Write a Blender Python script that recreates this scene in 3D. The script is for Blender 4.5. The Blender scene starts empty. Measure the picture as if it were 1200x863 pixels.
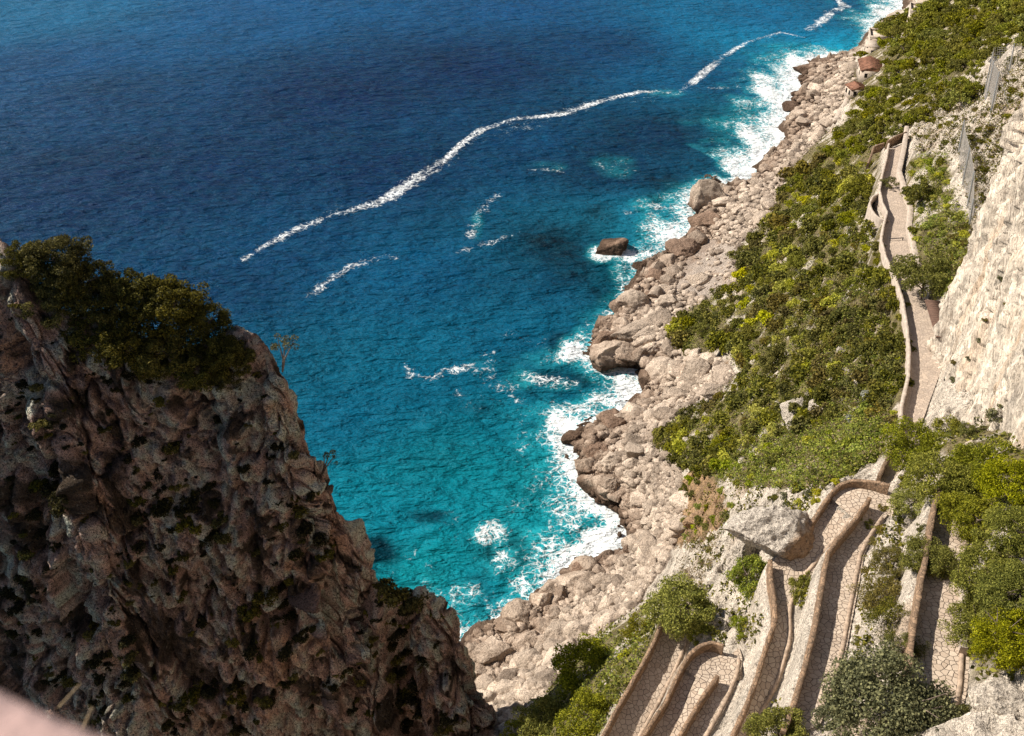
# A rocky coast seen from a garden terrace high above: sea, boulder beach, overgrown slope,
# zigzag paved path with stone parapets, white limestone cliff, dark crag in the foreground.
import bpy, math, random
import numpy as np
from mathutils import Vector
from mathutils.bvhtree import BVHTree

random.seed(7)
RNG = np.random.default_rng(11)
C = bpy.context.scene.collection
SC = bpy.context.scene

# ---------------------------------------------------------------- camera model
CAMZ = 120.0
PITCH = math.radians(35)
F = 1200 * 35.0 / 36.0
CP, SP = math.cos(PITCH), math.sin(PITCH)

def ray(px, py):
    u = (px - 600) / F
    v = (431.5 - py) / F
    return np.array([u, CP + v * SP, -SP + v * CP])

def U(px, py, z):
    """point of the photograph that lies at height z"""
    d = ray(px, py)
    t = (CAMZ - z) / -d[2]
    return np.array([d[0] * t, d[1] * t, z])

def UY(px, py, y):
    d = ray(px, py)
    t = y / d[1]
    return np.array([d[0] * t, y, CAMZ + d[2] * t])

def project(P):
    P = np.asarray(P, float)
    dx, dy, dz = P[..., 0], P[..., 1], P[..., 2] - CAMZ
    dep = dy * CP - dz * SP
    dep = np.maximum(dep, 1e-3)
    up = dy * SP + dz * CP
    return 600 + F * dx / dep, 431.5 - F * up / dep, dep

def inpoly(px, py, poly):
    px = np.asarray(px, float); py = np.asarray(py, float)
    r = np.zeros(px.shape, bool)
    n = len(poly)
    for i in range(n):
        x1, y1 = poly[i]; x2, y2 = poly[(i + 1) % n]
        if y1 == y2: continue
        c = ((y1 > py) != (y2 > py)) & (px < (x2 - x1) * (py - y1) / (y2 - y1) + x1)
        r ^= c
    return r

def seg_dist(X, Y, poly, closed=False):
    """distance from points to a polyline, and the index position along it"""
    best = np.full(X.shape, 1e9); at = np.zeros(X.shape)
    n = len(poly)
    for i in range(n if closed else n - 1):
        ax, ay = poly[i][:2]; bx, by = poly[(i + 1) % n][:2]
        dx, dy = bx - ax, by - ay
        L = dx * dx + dy * dy + 1e-9
        t = np.clip(((X - ax) * dx + (Y - ay) * dy) / L, 0, 1)
        d = np.hypot(X - ax - t * dx, Y - ay - t * dy)
        m = d < best
        best[m] = d[m]; at[m] = i + t[m]
    return best, at

def sstep(a, b, x):
    t = np.clip((x - a) / (b - a), 0, 1)
    return t * t * (3 - 2 * t)

# ---------------------------------------------------------------- noise
_perm = np.random.default_rng(3).permutation(256).astype(np.int64)
_perm = np.concatenate([_perm, _perm, _perm])
_g = np.random.default_rng(4).normal(size=(256, 3)); _g /= np.linalg.norm(_g, axis=1)[:, None]
_j = np.random.default_rng(5).random((256, 3))

def _hash(i, j, k):
    return _perm[(_perm[(_perm[i & 255] + j) & 255] + k) & 255]

def perlin(P):
    P = np.asarray(P, float)
    I = np.floor(P).astype(np.int64); f = P - I
    w = f * f * f * (f * (f * 6 - 15) + 10)
    out = 0
    for a in (0, 1):
        for b in (0, 1):
            for c in (0, 1):
                g = _g[_hash(I[:, 0] + a, I[:, 1] + b, I[:, 2] + c)]
                d = (g * (f - np.array([a, b, c]))).sum(1)
                out = out + d * (w[:, 0] if a else 1 - w[:, 0]) * (w[:, 1] if b else 1 - w[:, 1]) * (w[:, 2] if c else 1 - w[:, 2])
    return out

def fbm(P, octv=4, gain=.5):
    P = np.asarray(P, float); a, s, r = 1.0, 1.0, 0
    for o in range(octv):
        r = r + a * perlin(P * s + o * 17.3); a *= gain; s *= 2.03
    return r

def ridged(P, octv=4):
    P = np.asarray(P, float); a, s, r = 1.0, 1.0, 0
    for o in range(octv):
        r = r + a * (1 - 2.2 * np.abs(perlin(P * s + o * 9.1))); a *= .5; s *= 2.1
    return r

def worley(P):
    P = np.asarray(P, float)
    I = np.floor(P).astype(np.int64); f = P - I
    f1 = np.full(len(P), 9.0); f2 = f1.copy(); idn = np.zeros(len(P), np.int64)
    for a in (-1, 0, 1):
        for b in (-1, 0, 1):
            for c in (-1, 0, 1):
                h = _hash(I[:, 0] + a, I[:, 1] + b, I[:, 2] + c)
                q = _j[h] + np.array([a, b, c]) - f
                d = np.sqrt((q * q).sum(1))
                m = d < f1
                f2 = np.where(m, f1, np.minimum(f2, d))
                f1 = np.where(m, d, f1); idn = np.where(m, h, idn)
    return f1, f2, idn / 255.0

def facets(P, tilt=1.0):
    """broken rock: every cell is a plane with its own tilt and offset"""
    P = np.asarray(P, float)
    I = np.floor(P).astype(np.int64); f = P - I
    f1 = np.full(len(P), 9.0); f2 = f1.copy(); Q = np.zeros_like(P); H = np.zeros(len(P), np.int64)
    for a in (-1, 0, 1):
        for b in (-1, 0, 1):
            for c in (-1, 0, 1):
                h = _hash(I[:, 0] + a, I[:, 1] + b, I[:, 2] + c)
                q = _j[h] + np.array([a, b, c]) - f
                d = np.sqrt((q * q).sum(1)); m = d < f1
                f2 = np.where(m, f1, np.minimum(f2, d)); f1 = np.where(m, d, f1)
                Q[m] = q[m]; H = np.where(m, h, H)
    return tilt * (Q * _g[(H * 7 + 13) & 255]).sum(1) + .7 * (H / 255.0 - .5) - .35 * (1 - np.clip((f2 - f1) / .12, 0, 1)), H / 255.0

# ---------------------------------------------------------------- mesh helpers
def mesh(name, V, faces, mat=None, smooth=False, attrs=None, mats=None, midx=None):
    """faces: int array (n,3) or (n,4), or a list of arrays of different widths"""
    me = bpy.data.meshes.new(name)
    V = np.asarray(V, np.float32)
    if not isinstance(faces, list): faces = [faces]
    faces = [np.asarray(f, np.int32) for f in faces if len(f)]
    nl = sum(f.size for f in faces); nf = sum(len(f) for f in faces)
    me.vertices.add(len(V)); me.loops.add(nl); me.polygons.add(nf)
    me.vertices.foreach_set('co', V.ravel())
    me.loops.foreach_set('vertex_index', np.concatenate([f.ravel() for f in faces]))
    tot = np.concatenate([np.full(len(f), f.shape[1], np.int32) for f in faces])
    me.polygons.foreach_set('loop_start', np.concatenate([[0], np.cumsum(tot)[:-1]]).astype(np.int32))
    if smooth: me.polygons.foreach_set('use_smooth', np.ones(nf, bool))
    for m in (mats or ([mat] if mat else [])): me.materials.append(m)
    if midx is not None: me.polygons.foreach_set('material_index', np.asarray(midx, np.int32))
    for k, a in (attrs or {}).items():
        a = np.asarray(a, np.float32)
        if a.ndim == 1:
            t = me.attributes.new(k, 'FLOAT', 'POINT'); t.data.foreach_set('value', a)
        else:
            t = me.attributes.new(k, 'FLOAT_COLOR', 'POINT')
            t.data.foreach_set('color', np.concatenate([a, np.ones((len(a), 1), np.float32)], 1).ravel())
    me.update(calc_edges=True)
    return me

def link(name, me, parent=None, loc=None):
    o = bpy.data.objects.new(name, me); C.objects.link(o)
    if parent: o.parent = parent
    if loc is not None: o.location = loc
    return o

def tag(o, label=None, cat=None, group=None, kind=None):
    if label: o['label'] = label
    if cat: o['category'] = cat
    if group: o['group'] = group
    if kind: o['kind'] = kind
    return o

def thing(name, label, cat, loc=(0, 0, 0), group=None, rz=0):
    o = bpy.data.objects.new(name, None); C.objects.link(o)
    o.location = loc; o.rotation_euler = (0, 0, rz); o.empty_display_size = .3
    return tag(o, label, cat, group)

def grid_faces(nr, nc):
    r, c = np.meshgrid(np.arange(nr - 1), np.arange(nc - 1), indexing='ij')
    a = (r * nc + c).ravel()
    return np.stack([a, a + 1, a + nc + 1, a + nc], 1)

class MB:
    """collects boxes, tubes and sheets into one mesh"""
    def __init__(s): s.V = []; s.F = {3: [], 4: []}; s.n = 0
    def add(s, V, F):
        V = np.asarray(V, float); F = np.asarray(F, int)
        s.V.append(V); s.F[F.shape[1]].append(F + s.n); s.n += len(V)
    def box(s, c, size, rz=0, rx=0):
        x, y, z = np.array(size) / 2
        V = np.array([[-x, -y, -z], [x, -y, -z], [x, y, -z], [-x, y, -z], [-x, -y, z], [x, -y, z], [x, y, z], [-x, y, z]])
        if rx:
            c_, s_ = math.cos(rx), math.sin(rx)
            V = V @ np.array([[1, 0, 0], [0, c_, s_], [0, -s_, c_]])
        c_, s_ = math.cos(rz), math.sin(rz)
        V = V @ np.array([[c_, s_, 0], [-s_, c_, 0], [0, 0, 1]]) + np.array(c)
        s.add(V, [[0, 3, 2, 1], [4, 5, 6, 7], [0, 1, 5, 4], [1, 2, 6, 5], [2, 3, 7, 6], [3, 0, 4, 7]])
    def tube(s, pts, rad, n=7):
        pts = np.asarray(pts, float); k = len(pts)
        rad = np.broadcast_to(np.asarray(rad, float), (k,))
        T = np.gradient(pts, axis=0); T /= np.linalg.norm(T, axis=1)[:, None] + 1e-9
        ref = np.array([0.31, .87, .38])
        A = np.cross(T, ref); A /= np.linalg.norm(A, axis=1)[:, None] + 1e-9
        B = np.cross(T, A)
        th = np.arange(n) * 2 * math.pi / n
        V = pts[:, None] + rad[:, None, None] * (np.cos(th)[None, :, None] * A[:, None] + np.sin(th)[None, :, None] * B[:, None])
        V = V.reshape(-1, 3); F4 = []
        for i in range(k - 1):
            for j in range(n):
                F4.append([i * n + j, i * n + (j + 1) % n, (i + 1) * n + (j + 1) % n, (i + 1) * n + j])
        s.add(V, F4)
        c0 = np.vstack([V[:n], pts[:1]]); s.add(c0, [[(j + 1) % n, j, n] for j in range(n)])
        c1 = np.vstack([V[-n:], pts[-1:]]); s.add(c1, [[j, (j + 1) % n, n] for j in range(n)])
    def build(s, name, mat, smooth=False):
        V = np.concatenate(s.V); fs = [np.concatenate(f) for f in s.F.values() if f]
        return mesh(name, V, fs, mat, smooth)
    def obj(s, name, mat, parent=None, smooth=False):
        return link(name, s.build(name, mat, smooth), parent)

# ---------------------------------------------------------------- materials
class NT:
    def __init__(s, name):
        s.m = bpy.data.materials.new(name); s.m.use_nodes = True
        s.t = s.m.node_tree; s.b = s.t.nodes['Principled BSDF']; s.out = s.t.nodes['Material Output']
    def n(s, typ, **kw):
        x = s.t.nodes.new(typ)
        for k, v in kw.items(): setattr(x, k, v)
        return x
    def l(s, a, b): s.t.links.new(a, b)
    def val(s, sock, v):
        if hasattr(v, 'is_linked') or hasattr(v, 'links'): s.l(v, sock)
        else: sock.default_value = v
    def math(s, op, a, b=None, c=None, clamp=False):
        x = s.n('ShaderNodeMath', operation=op, use_clamp=clamp)
        s.val(x.inputs[0], a)
        if b is not None: s.val(x.inputs[1], b)
        if c is not None: s.val(x.inputs[2], c)
        return x.outputs[0]
    def mix(s, fac, a, b, blend='MIX'):
        x = s.n('ShaderNodeMix', data_type='RGBA', blend_type=blend)
        s.val(x.inputs[0], fac)
        for k, v in ((6, a), (7, b)):
            if isinstance(v, tuple): x.inputs[k].default_value = (*v, 1)
            else: s.l(v, x.inputs[k])
        return x.outputs[2]
    def ramp(s, f, a, b, lo=0.0, hi=1.0):
        x = s.n('ShaderNodeMapRange', interpolation_type='SMOOTHSTEP')
        s.val(x.inputs[0], f); s.val(x.inputs[1], a); s.val(x.inputs[2], b); s.val(x.inputs[3], lo); s.val(x.inputs[4], hi)
        return x.outputs[0]
    def pos(s, scale=(1, 1, 1), rot=(0, 0, 0)):
        g = s.n('ShaderNodeNewGeometry'); mp = s.n('ShaderNodeMapping')
        mp.inputs['Scale'].default_value = scale; mp.inputs['Rotation'].default_value = rot
        s.l(g.outputs['Position'], mp.inputs['Vector'])
        return mp.outputs[0]
    def noise(s, vec, scale, detail=4, rough=.55, dist=0.0):
        x = s.n('ShaderNodeTexNoise'); x.inputs['Scale'].default_value = scale
        x.inputs['Detail'].default_value = detail; x.inputs['Roughness'].default_value = rough
        x.inputs['Distortion'].default_value = dist
        s.l(vec, x.inputs['Vector']); return x.outputs['Fac']
    def vor(s, vec, scale, feature='F1', dims='3D'):
        x = s.n('ShaderNodeTexVoronoi', feature=feature, voronoi_dimensions=dims)
        x.inputs['Scale'].default_value = scale; s.l(vec, x.inputs['Vector'])
        return x
    def bump(s, h, strength=.6, dist=.2, prev=None):
        x = s.n('ShaderNodeBump'); x.inputs['Strength'].default_value = strength; x.inputs['Distance'].default_value = dist
        s.l(h, x.inputs['Height'])
        if prev is not None: s.l(prev, x.inputs['Normal'])
        return x.outputs[0]
    def attr(s, name):
        x = s.n('ShaderNodeAttribute'); x.attribute_name = name; return x
    def done(s, color=None, rough=.9, normal=None, spec=.2):
        if color is not None: s.val(s.b.inputs['Base Color'], (*color, 1) if isinstance(color, tuple) else color)
        s.val(s.b.inputs['Roughness'], rough)
        s.b.inputs['Specular IOR Level'].default_value = spec
        if normal is not None: s.l(normal, s.b.inputs['Normal'])
        return s.m

def mat_rock(name, base=None, tint=(1, 1, 1), wet=True, bscale=1.0, dark=.55, pit=.5, crack=.22, island=False, strata=False):
    """weathered limestone: base colour from the mesh attribute 'tone' or a constant"""
    t = NT(name); P = t.pos()
    if strata:
        r_ = t.n('ShaderNodeMapping'); r_.inputs['Rotation'].default_value = (math.radians(20), 0, 0); t.l(P, r_.inputs['Vector'])
        s_ = t.n('ShaderNodeMapping'); s_.inputs['Scale'].default_value = (1, 1, .16); t.l(r_.outputs[0], s_.inputs['Vector']); P = s_.outputs[0]
    col = t.attr('tone').outputs['Color'] if base is None else None
    n1 = t.noise(P, .35, 5, .6); n2 = t.noise(P, 2.2, 5, .62); n3 = t.noise(P, 9.0, 3, .6)
    if base is not None:
        col = t.mix(t.ramp(n1, .35, .65), tuple(np.array(base) * .82), tuple(np.minimum(np.array(base) * 1.15, .8)))
    # dark lichen and stain blotches, darkened pits, pale scars
    col = t.mix(t.ramp(n2, .54, .70, 0, dark), col, (.10, .072, .055))
    col = t.mix(t.ramp(n3, .54, .66, 0, pit), col, (.05, .038, .03))
    pk = t.noise(P, 4.2, 4, .7)
    col = t.mix(t.ramp(pk, .55, .63, 0, pit), col, (.035, .028, .022))
    gi = t.n('ShaderNodeNewGeometry'); oi = t.n('ShaderNodeObjectInfo')
    if island: col = t.mix(1.0, col, t.mix(t.math('FRACT', t.math('ADD', gi.outputs['Random Per Island'], oi.outputs['Random'])), (.52, .49, .47), (1.24, 1.22, 1.2)), 'MULTIPLY')
    col = t.mix(t.ramp(n2, .30, .42, .30, 0), col, (.62, .53, .44))
    cr = t.vor(t.pos((1, 1, .8)), .9, 'DISTANCE_TO_EDGE').outputs['Distance']
    col = t.mix(t.ramp(cr, .0, .035, crack, 0), col, (.07, .055, .045))
    if wet:
        g = t.n('ShaderNodeNewGeometry'); sp = t.n('ShaderNodeSeparateXYZ'); t.l(g.outputs['Position'], sp.inputs[0])
        z = t.math('ADD', sp.outputs[2], t.math('MULTIPLY', t.math('SUBTRACT', n1, .5), 5.0))
        col = t.mix(t.ramp(z, 1.5, 6.5, .75, 0), col, (.27, .175, .12)); col = t.mix(t.ramp(z, 1.0, 3.6, .92, 0), col, (.075, .046, .03))   # brown splash zone, wet tide band
    if tint != (1, 1, 1): col = t.mix(1.0, col, tint, 'MULTIPLY')
    v = t.vor(P, 1.7); v2 = t.vor(P, 5.5)
    nb = t.bump(n2, 1.0, .7 * bscale); nb = t.bump(v.outputs['Distance'], .5, .35 * bscale, nb)
    nb = t.bump(n3, .8, .2 * bscale, nb); nb = t.bump(t.ramp(pk, .50, .66, 1, 0), .6, .25 * bscale, nb); nb = t.bump(v2.outputs['Distance'], .4, .09 * bscale, nb)
    return t.done(col, .92, nb, .15)

def mat_leaf(name, c_dark, c_mid, c_lit, trans=.35, flower=None):
    t = NT(name); g = t.n('ShaderNodeNewGeometry'); oi = t.n('ShaderNodeObjectInfo')
    r = g.outputs['Random Per Island']
    col = t.mix(t.ramp(r, .0, .55), c_dark, c_mid); col = t.mix(t.ramp(r, .5, 1.0), col, c_lit)
    hs = t.n('ShaderNodeHueSaturation')
    t.l(t.ramp(oi.outputs['Random'], 0, 1, .494, .506), hs.inputs['Hue'])
    t.l(t.math('MULTIPLY_ADD', t.math('FRACT', t.math('MULTIPLY', oi.outputs['Random'], 7.31)), .42, .78), hs.inputs['Value'])
    t.l(t.math('MULTIPLY_ADD', t.math('FRACT', t.math('MULTIPLY', oi.outputs['Random'], 3.77)), .22, .82), hs.inputs['Saturation'])
    t.l(col, hs.inputs['Color'])
    t.done(hs.outputs[0], .65, None, .08)
    tr = t.n('ShaderNodeBsdfTranslucent'); t.l(hs.outputs[0], tr.inputs['Color'])
    mx = t.n('ShaderNodeMixShader'); mx.inputs[0].default_value = trans
    t.l(t.b.outputs[0], mx.inputs[1]); t.l(tr.outputs[0], mx.inputs[2]); t.l(mx.outputs[0], t.out.inputs['Surface'])
    return t.m

def mat_flat(name, c, rough=.8, var=.25, scale=3.0, bump=.3, metal=0.0):
    t = NT(name); P = t.pos(); n = t.noise(P, scale, 5, .6); n2 = t.noise(P, scale * 6, 3)
    c = np.array(c)
    col = t.mix(t.ramp(n, .3, .7), tuple(c * (1 - var)), tuple(np.minimum(c * (1 + var), .85)))
    t.b.inputs['Metallic'].default_value = metal
    return t.done(col, rough, t.bump(n2, bump, .05), .25)

def mat_paving(name, c1, c2, size=.62, crack=(.05, .036, .03), edge=.045, dims='2D'):
    """irregular flagstones with dark joints"""
    t = NT(name); P = t.pos()
    wob = t.n('ShaderNodeTexNoise'); wob.inputs['Scale'].default_value = 1.3; t.l(P, wob.inputs['Vector'])
    mv = t.n('ShaderNodeVectorMath', operation='MULTIPLY_ADD'); t.l(wob.outputs['Color'], mv.inputs[0])
    mv.inputs[1].default_value = (.35, .35, .35); t.l(P, mv.inputs[2])
    e = t.vor(mv.outputs[0], 1 / size, 'DISTANCE_TO_EDGE', dims).outputs['Distance']
    cell = t.vor(mv.outputs[0], 1 / size, 'F1', dims).outputs['Color']
    sp = t.n('ShaderNodeSeparateColor'); t.l(cell, sp.inputs[0])
    n = t.noise(P, .45, 4); n2 = t.noise(P, 7.0, 4)
    col = t.mix(sp.outputs[0], c1, c2)
    col = t.mix(t.ramp(n, .45, .7, 0, .5), col, tuple(np.array(c1) * .62))
    col = t.mix(t.ramp(n2, .5, .75, 0, .3), col, (.16, .12, .09))
    jw = t.math('MULTIPLY', t.ramp(n, .3, .7, .5, 1.4), edge)
    col = t.mix(t.ramp(e, 0.012, t.math('ADD', jw, .03), .92, 0), col, crack)
    return t.done(col, .85, t.bump(t.ramp(e, 0, .1), .6, .06, t.bump(n2, .3, .03)), .2)

M = {}
M['terrain'] = mat_rock('hillside limestone and soil', pit=.42, dark=.5)
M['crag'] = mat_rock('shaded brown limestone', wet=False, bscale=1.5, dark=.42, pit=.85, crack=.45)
M['cliff'] = mat_rock('white limestone wall', wet=False, dark=.42, pit=.22, crack=.0, bscale=.7, strata=True)
M['boulder'] = mat_rock('beach limestone', base=(.56, .46, .37), island=True, pit=.16, dark=.36, bscale=.7)
M['pale_rock'] = mat_rock('pale limestone', base=(.60, .52, .43), wet=False, dark=.45)
M['orange_rock'] = mat_rock('ochre limestone', base=(.42, .27, .16), wet=False)
M['brown_rock'] = mat_rock('wave washed brown limestone', base=(.32, .215, .155))
M['pave'] = mat_paving('irregular flagstones', (.52, .425, .335), (.40, .31, .235), .40, (.075, .052, .04), .045)
M['pave_fine'] = mat_paving('small worn paving stones', (.50, .40, .315), (.36, .29, .235), .38, (.20, .155, .12), .02)
M['wall'] = mat_paving('mortared rubble stone', (.33, .215, .135), (.16, .105, .068), .30, (.09, .065, .045), .04, '3D')
M['wall_pale'] = mat_flat('pale lime mortar', (.40, .33, .27), .9, .2, 1.5, .5)
M['bark'] = mat_flat('grey brown bark', (.16, .12, .095), .95, .35, 5, .8)
M['kerb'] = mat_flat('rough kerb stone', (.36, .27, .20), .9, .35, 2.5, .8)
M['steel'] = mat_flat('galvanised steel', (.42, .42, .42), .45, .1, 4, .1, .6)
M['net'] = mat_flat('grey steel netting', (.36, .33, .30), .6, .15, 2, .1, .2)
M['iron'] = mat_flat('rusty brown boards', (.105, .06, .042), .8, .3, 3, .4)
M['iron_dark'] = mat_flat('dark painted iron', (.03, .03, .035), .6, .2, 3, .2)
M['white'] = mat_flat('white painted board', (.62, .62, .66), .6, .1, 3, .1)
M['terracotta'] = mat_flat('terracotta tiles', (.26, .13, .085), .9, .45, 1.0, .4)
M['plaster'] = mat_flat('weathered plaster', (.46, .38, .31), .9, .2, .6, .4)
M['shade_dark'] = mat_flat('dark opening', (.03, .025, .02), .9, .2)
M['parapet'] = mat_flat('pinkish lime plaster', (.46, .31, .28), .9, .08, 9, .3)
M['straw'] = mat_flat('dry straw stem', (.27, .20, .12), .8, .2, 30, .1)

M['pine'] = mat_leaf('pine needles', (.065, .075, .006), (.21, .215, .012), (.38, .36, .026))
M['pine_far'] = mat_leaf('far pine needles', (.055, .06, .007), (.185, .172, .011), (.32, .285, .020))
M['macchia'] = mat_leaf('dark evergreen leaves', (.038, .044, .009), (.125, .122, .015), (.25, .225, .026))
M['brownish'] = mat_leaf('brown green heather leaves', (.055, .045, .014), (.16, .13, .024), (.29, .225, .04))
M['spurge'] = mat_leaf('yellow green spurge', (.18, .19, .010), (.42, .40, .018), (.58, .53, .035))
M['lush'] = mat_leaf('lush green herbs', (.10, .14, .007), (.25, .29, .012), (.42, .42, .025))
M['greygreen'] = mat_leaf('grey green leaves', (.055, .058, .028), (.14, .14, .065), (.24, .225, .10))
M['silver'] = mat_leaf('silvery leaves', (.20, .21, .16), (.38, .38, .31), (.5, .5, .42))
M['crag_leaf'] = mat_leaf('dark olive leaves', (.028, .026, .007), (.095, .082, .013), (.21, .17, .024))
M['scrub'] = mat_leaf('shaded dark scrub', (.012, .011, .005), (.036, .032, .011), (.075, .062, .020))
M['dry'] = mat_leaf('dry grass', (.14, .10, .04), (.27, .20, .085), (.40, .30, .15))

# ---------------------------------------------------------------- world, sun, camera
EL, AZX, AZY = math.radians(40), -.945, .327
SUN = np.array([AZX * math.cos(EL), AZY * math.cos(EL), math.sin(EL)])
w = bpy.data.worlds.new('World'); SC.world = w; w.use_nodes = True
k = w.node_tree.nodes.new('ShaderNodeTexSky'); k.sky_type = 'NISHITA'; k.sun_disc = False
k.sun_elevation = EL; k.sun_rotation = math.atan2(AZX, AZY) % (2 * math.pi)
w.node_tree.links.new(k.outputs[0], w.node_tree.nodes['Background'].inputs[0])
w.node_tree.nodes['Background'].inputs[1].default_value = .058
sl = bpy.data.lights.new('sun', 'SUN'); sl.energy = 5.0; sl.angle = math.radians(.5); sl.color = (1, .93, .82)
so = bpy.data.objects.new('sun', sl); C.objects.link(so); so.location = (-60, 20, 160)
so.rotation_euler = Vector((-SUN[0], -SUN[1], -SUN[2])).to_track_quat('-Z', 'Y').to_euler()
cam = bpy.data.cameras.new('camera'); cam.lens = 35; cam.sensor_width = 36; cam.clip_start = .05; cam.clip_end = 20000
cam.dof.use_dof = True; cam.dof.focus_distance = 130; cam.dof.aperture_fstop = 2.8
co = bpy.data.objects.new('camera', cam); C.objects.link(co); co.location = (0, 0, CAMZ)
co.rotation_euler = (math.pi / 2 - PITCH, 0, 0); SC.camera = co
SC.view_settings.view_transform = 'Standard'; SC.view_settings.look = 'None'
SC.view_settings.gamma = 1; SC.view_settings.use_curve_mapping = False; SC.view_settings.exposure = .72
SC.render.engine = 'CYCLES'
SC.cycles.use_denoising = True; SC.cycles.denoiser = 'OPENIMAGEDENOISE'; SC.cycles.denoising_input_passes = 'RGB_ALBEDO_NORMAL'; SC.cycles.denoising_prefilter = 'NONE'; SC.cycles.max_bounces = 5; SC.cycles.diffuse_bounces = 3
SC.cycles.transparent_max_bounces = 4; SC.cycles.use_adaptive_sampling = True; SC.cycles.adaptive_threshold = .02
SC.cycles.sample_clamp_indirect = 2; SC.cycles.sample_clamp_direct = 6

#--LANES--
# ---------------------------------------------------------------- paths: wall line (top edge) and far edge, in photo points with heights
WH = 1.15
def resample(P, n):
    P = np.asarray(P, float); d = np.r_[0, np.cumsum(np.linalg.norm(np.diff(P, axis=0), axis=1))]
    t = np.linspace(0, d[-1], n)
    return np.stack([np.interp(t, d, P[:, k]) for k in range(P.shape[1])], 1)
def smooth(P, it=2):
    P = P.copy()
    for _ in range(it): P[1:-1] = .25 * P[:-2] + .5 * P[1:-1] + .25 * P[2:]
    return P
def wl(pts, z0, z1, h=WH):
    n = len(pts); out = []
    L = np.r_[0, np.cumsum([math.hypot(pts[i + 1][0] - pts[i][0], pts[i + 1][1] - pts[i][1]) for i in range(n - 1)])]
    for p, s in zip(pts, L / L[-1]):
        out.append(U(p[0], p[1], z0 + (z1 - z0) * s + h))
    out = np.array(out); out[:, 2] -= h
    return out

lanes = []   # name, left polyline (wall foot), right polyline, material key
W1 = wl([(690, 885), (707, 862), (724, 828), (741, 799), (760, 765), (771, 741), (778, 722), (790, 700)], 45.0, 48.5)
R1 = wl([(736, 885), (750, 862), (775, 818), (798, 770), (806, 745), (815, 722), (825, 702)], 45.0, 48.5, 0)
lanes.append(('lane_1', W1, R1, 'pave'))
W2 = wl([(738, 885), (755, 860), (780, 822), (792, 796), (802, 776), (812, 762), (824, 754), (838, 752), (848, 756)], 50.0, 52.2)
M2 = wl([(786, 880), (798, 860), (820, 822), (841, 792)], 53.2, 52.2)
lanes.append(('lane_2', W2[:7], wl([(778, 890), (797, 866), (818, 830), (838, 800)], 50.0, 52.0, 0), 'pave'))
R2b = wl([(812, 888), (828, 862), (846, 830), (858, 804), (868, 776), (862, 762), (850, 762)], 53.2, 52.2, 0)
lanes.append(('lane_2b', wl([(786, 880), (798, 860), (820, 822), (841, 792), (839, 782), (838, 774)], 53.2, 52.2), R2b[:6], 'pave'))
lanes.append(('hairpin_2', W2[4:], wl([(826, 800), (838, 798), (846, 800), (860, 800), (866, 784), (862, 768)], 52.0, 52.3, 0), 'pave'))
W3 = wl([(846, 885), (858, 862), (874, 828), (888, 790), (900, 750), (909, 726), (908, 702), (903, 674), (903, 656), (922, 636), (947, 618), (961, 597), (974, 578), (984, 567), (999, 562), (1025, 564), (1043, 568)], 54.0, 61.5)
RA = wl([(872, 880), (887, 842), (909, 804), (927, 746), (924, 714), (932, 690), (945, 670), (970, 640), (985, 622), (1003, 600), (1010, 590), (1016, 588), (1020, 590)], 54.0, 61.3, 0)
lanes.append(('lane_a', W3[:14], RA[:11], 'pave'))
MA = wl([(918, 858), (927, 836), (945, 775), (956, 731), (965, 677), (970, 648), (981, 633), (1003, 608), (1019, 584)], 65.0, 61.5)
RB = wl([(955, 852), (966, 826), (984, 775), (999, 695), (1008, 648), (1024, 620), (1038, 600), (1046, 586)], 65.0, 61.5, 0)
lanes.append(('lane_b', MA, RB[:7], 'pave'))
lanes.append(('hairpin_a', W3[12:], wl([(1004, 604), (1014, 596), (1026, 598), (1038, 602), (1046, 592), (1048, 580)], 61.4, 61.6, 0), 'pave'))
WC = wl([(1058, 835), (1067, 786), (1068, 753), (1079, 688), (1090, 625), (1097, 586), (1110, 555), (1130, 530)], 71.5, 68.0)
RC = wl([(1112, 850), (1124, 812), (1127, 768), (1126, 730), (1128, 688), (1132, 640), (1135, 600), (1142, 575), (1160, 548)], 71.5, 68.0, 0)
lanes.append(('lane_c', WC, RC, 'pave'))
WU = wl([(1031, 556), (1036, 545), (1048, 520), (1056, 495), (1057, 475), (1065, 440), (1066, 410), (1063, 380), (1058, 350), (1050, 325), (1038, 300), (1033, 280), (1036, 262), (1040, 248), (1034, 236), (1031, 222), (1034, 205), (1039, 185), (1042, 168)], 59.6, 47.5)
RU = wl([(1046, 566), (1052, 552), (1062, 528), (1074, 505), (1082, 480), (1096, 440), (1100, 415), (1097, 390), (1088, 362), (1076, 335), (1066, 312), (1061, 290), (1060, 270), (1062, 254), (1060, 242), (1055, 226), (1055, 208), (1057, 188), (1060, 168)], 59.6, 47.5, 0)
lanes.append(('upper_path', WU, RU, 'pave_fine'))
lane_geo = []
for nm, A, B, mk in lanes:
    n = int(max(24, np.linalg.norm(np.diff(A, axis=0), axis=1).sum() / .5))
    A_, B_ = smooth(resample(A, n), 3), smooth(resample(B, n), 3)
    zz = .5 * (A_[:, 2] + B_[:, 2]); A_[:, 2] = zz; B_[:, 2] = zz
    lane_geo.append((nm, A_, B_, mk))

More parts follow.
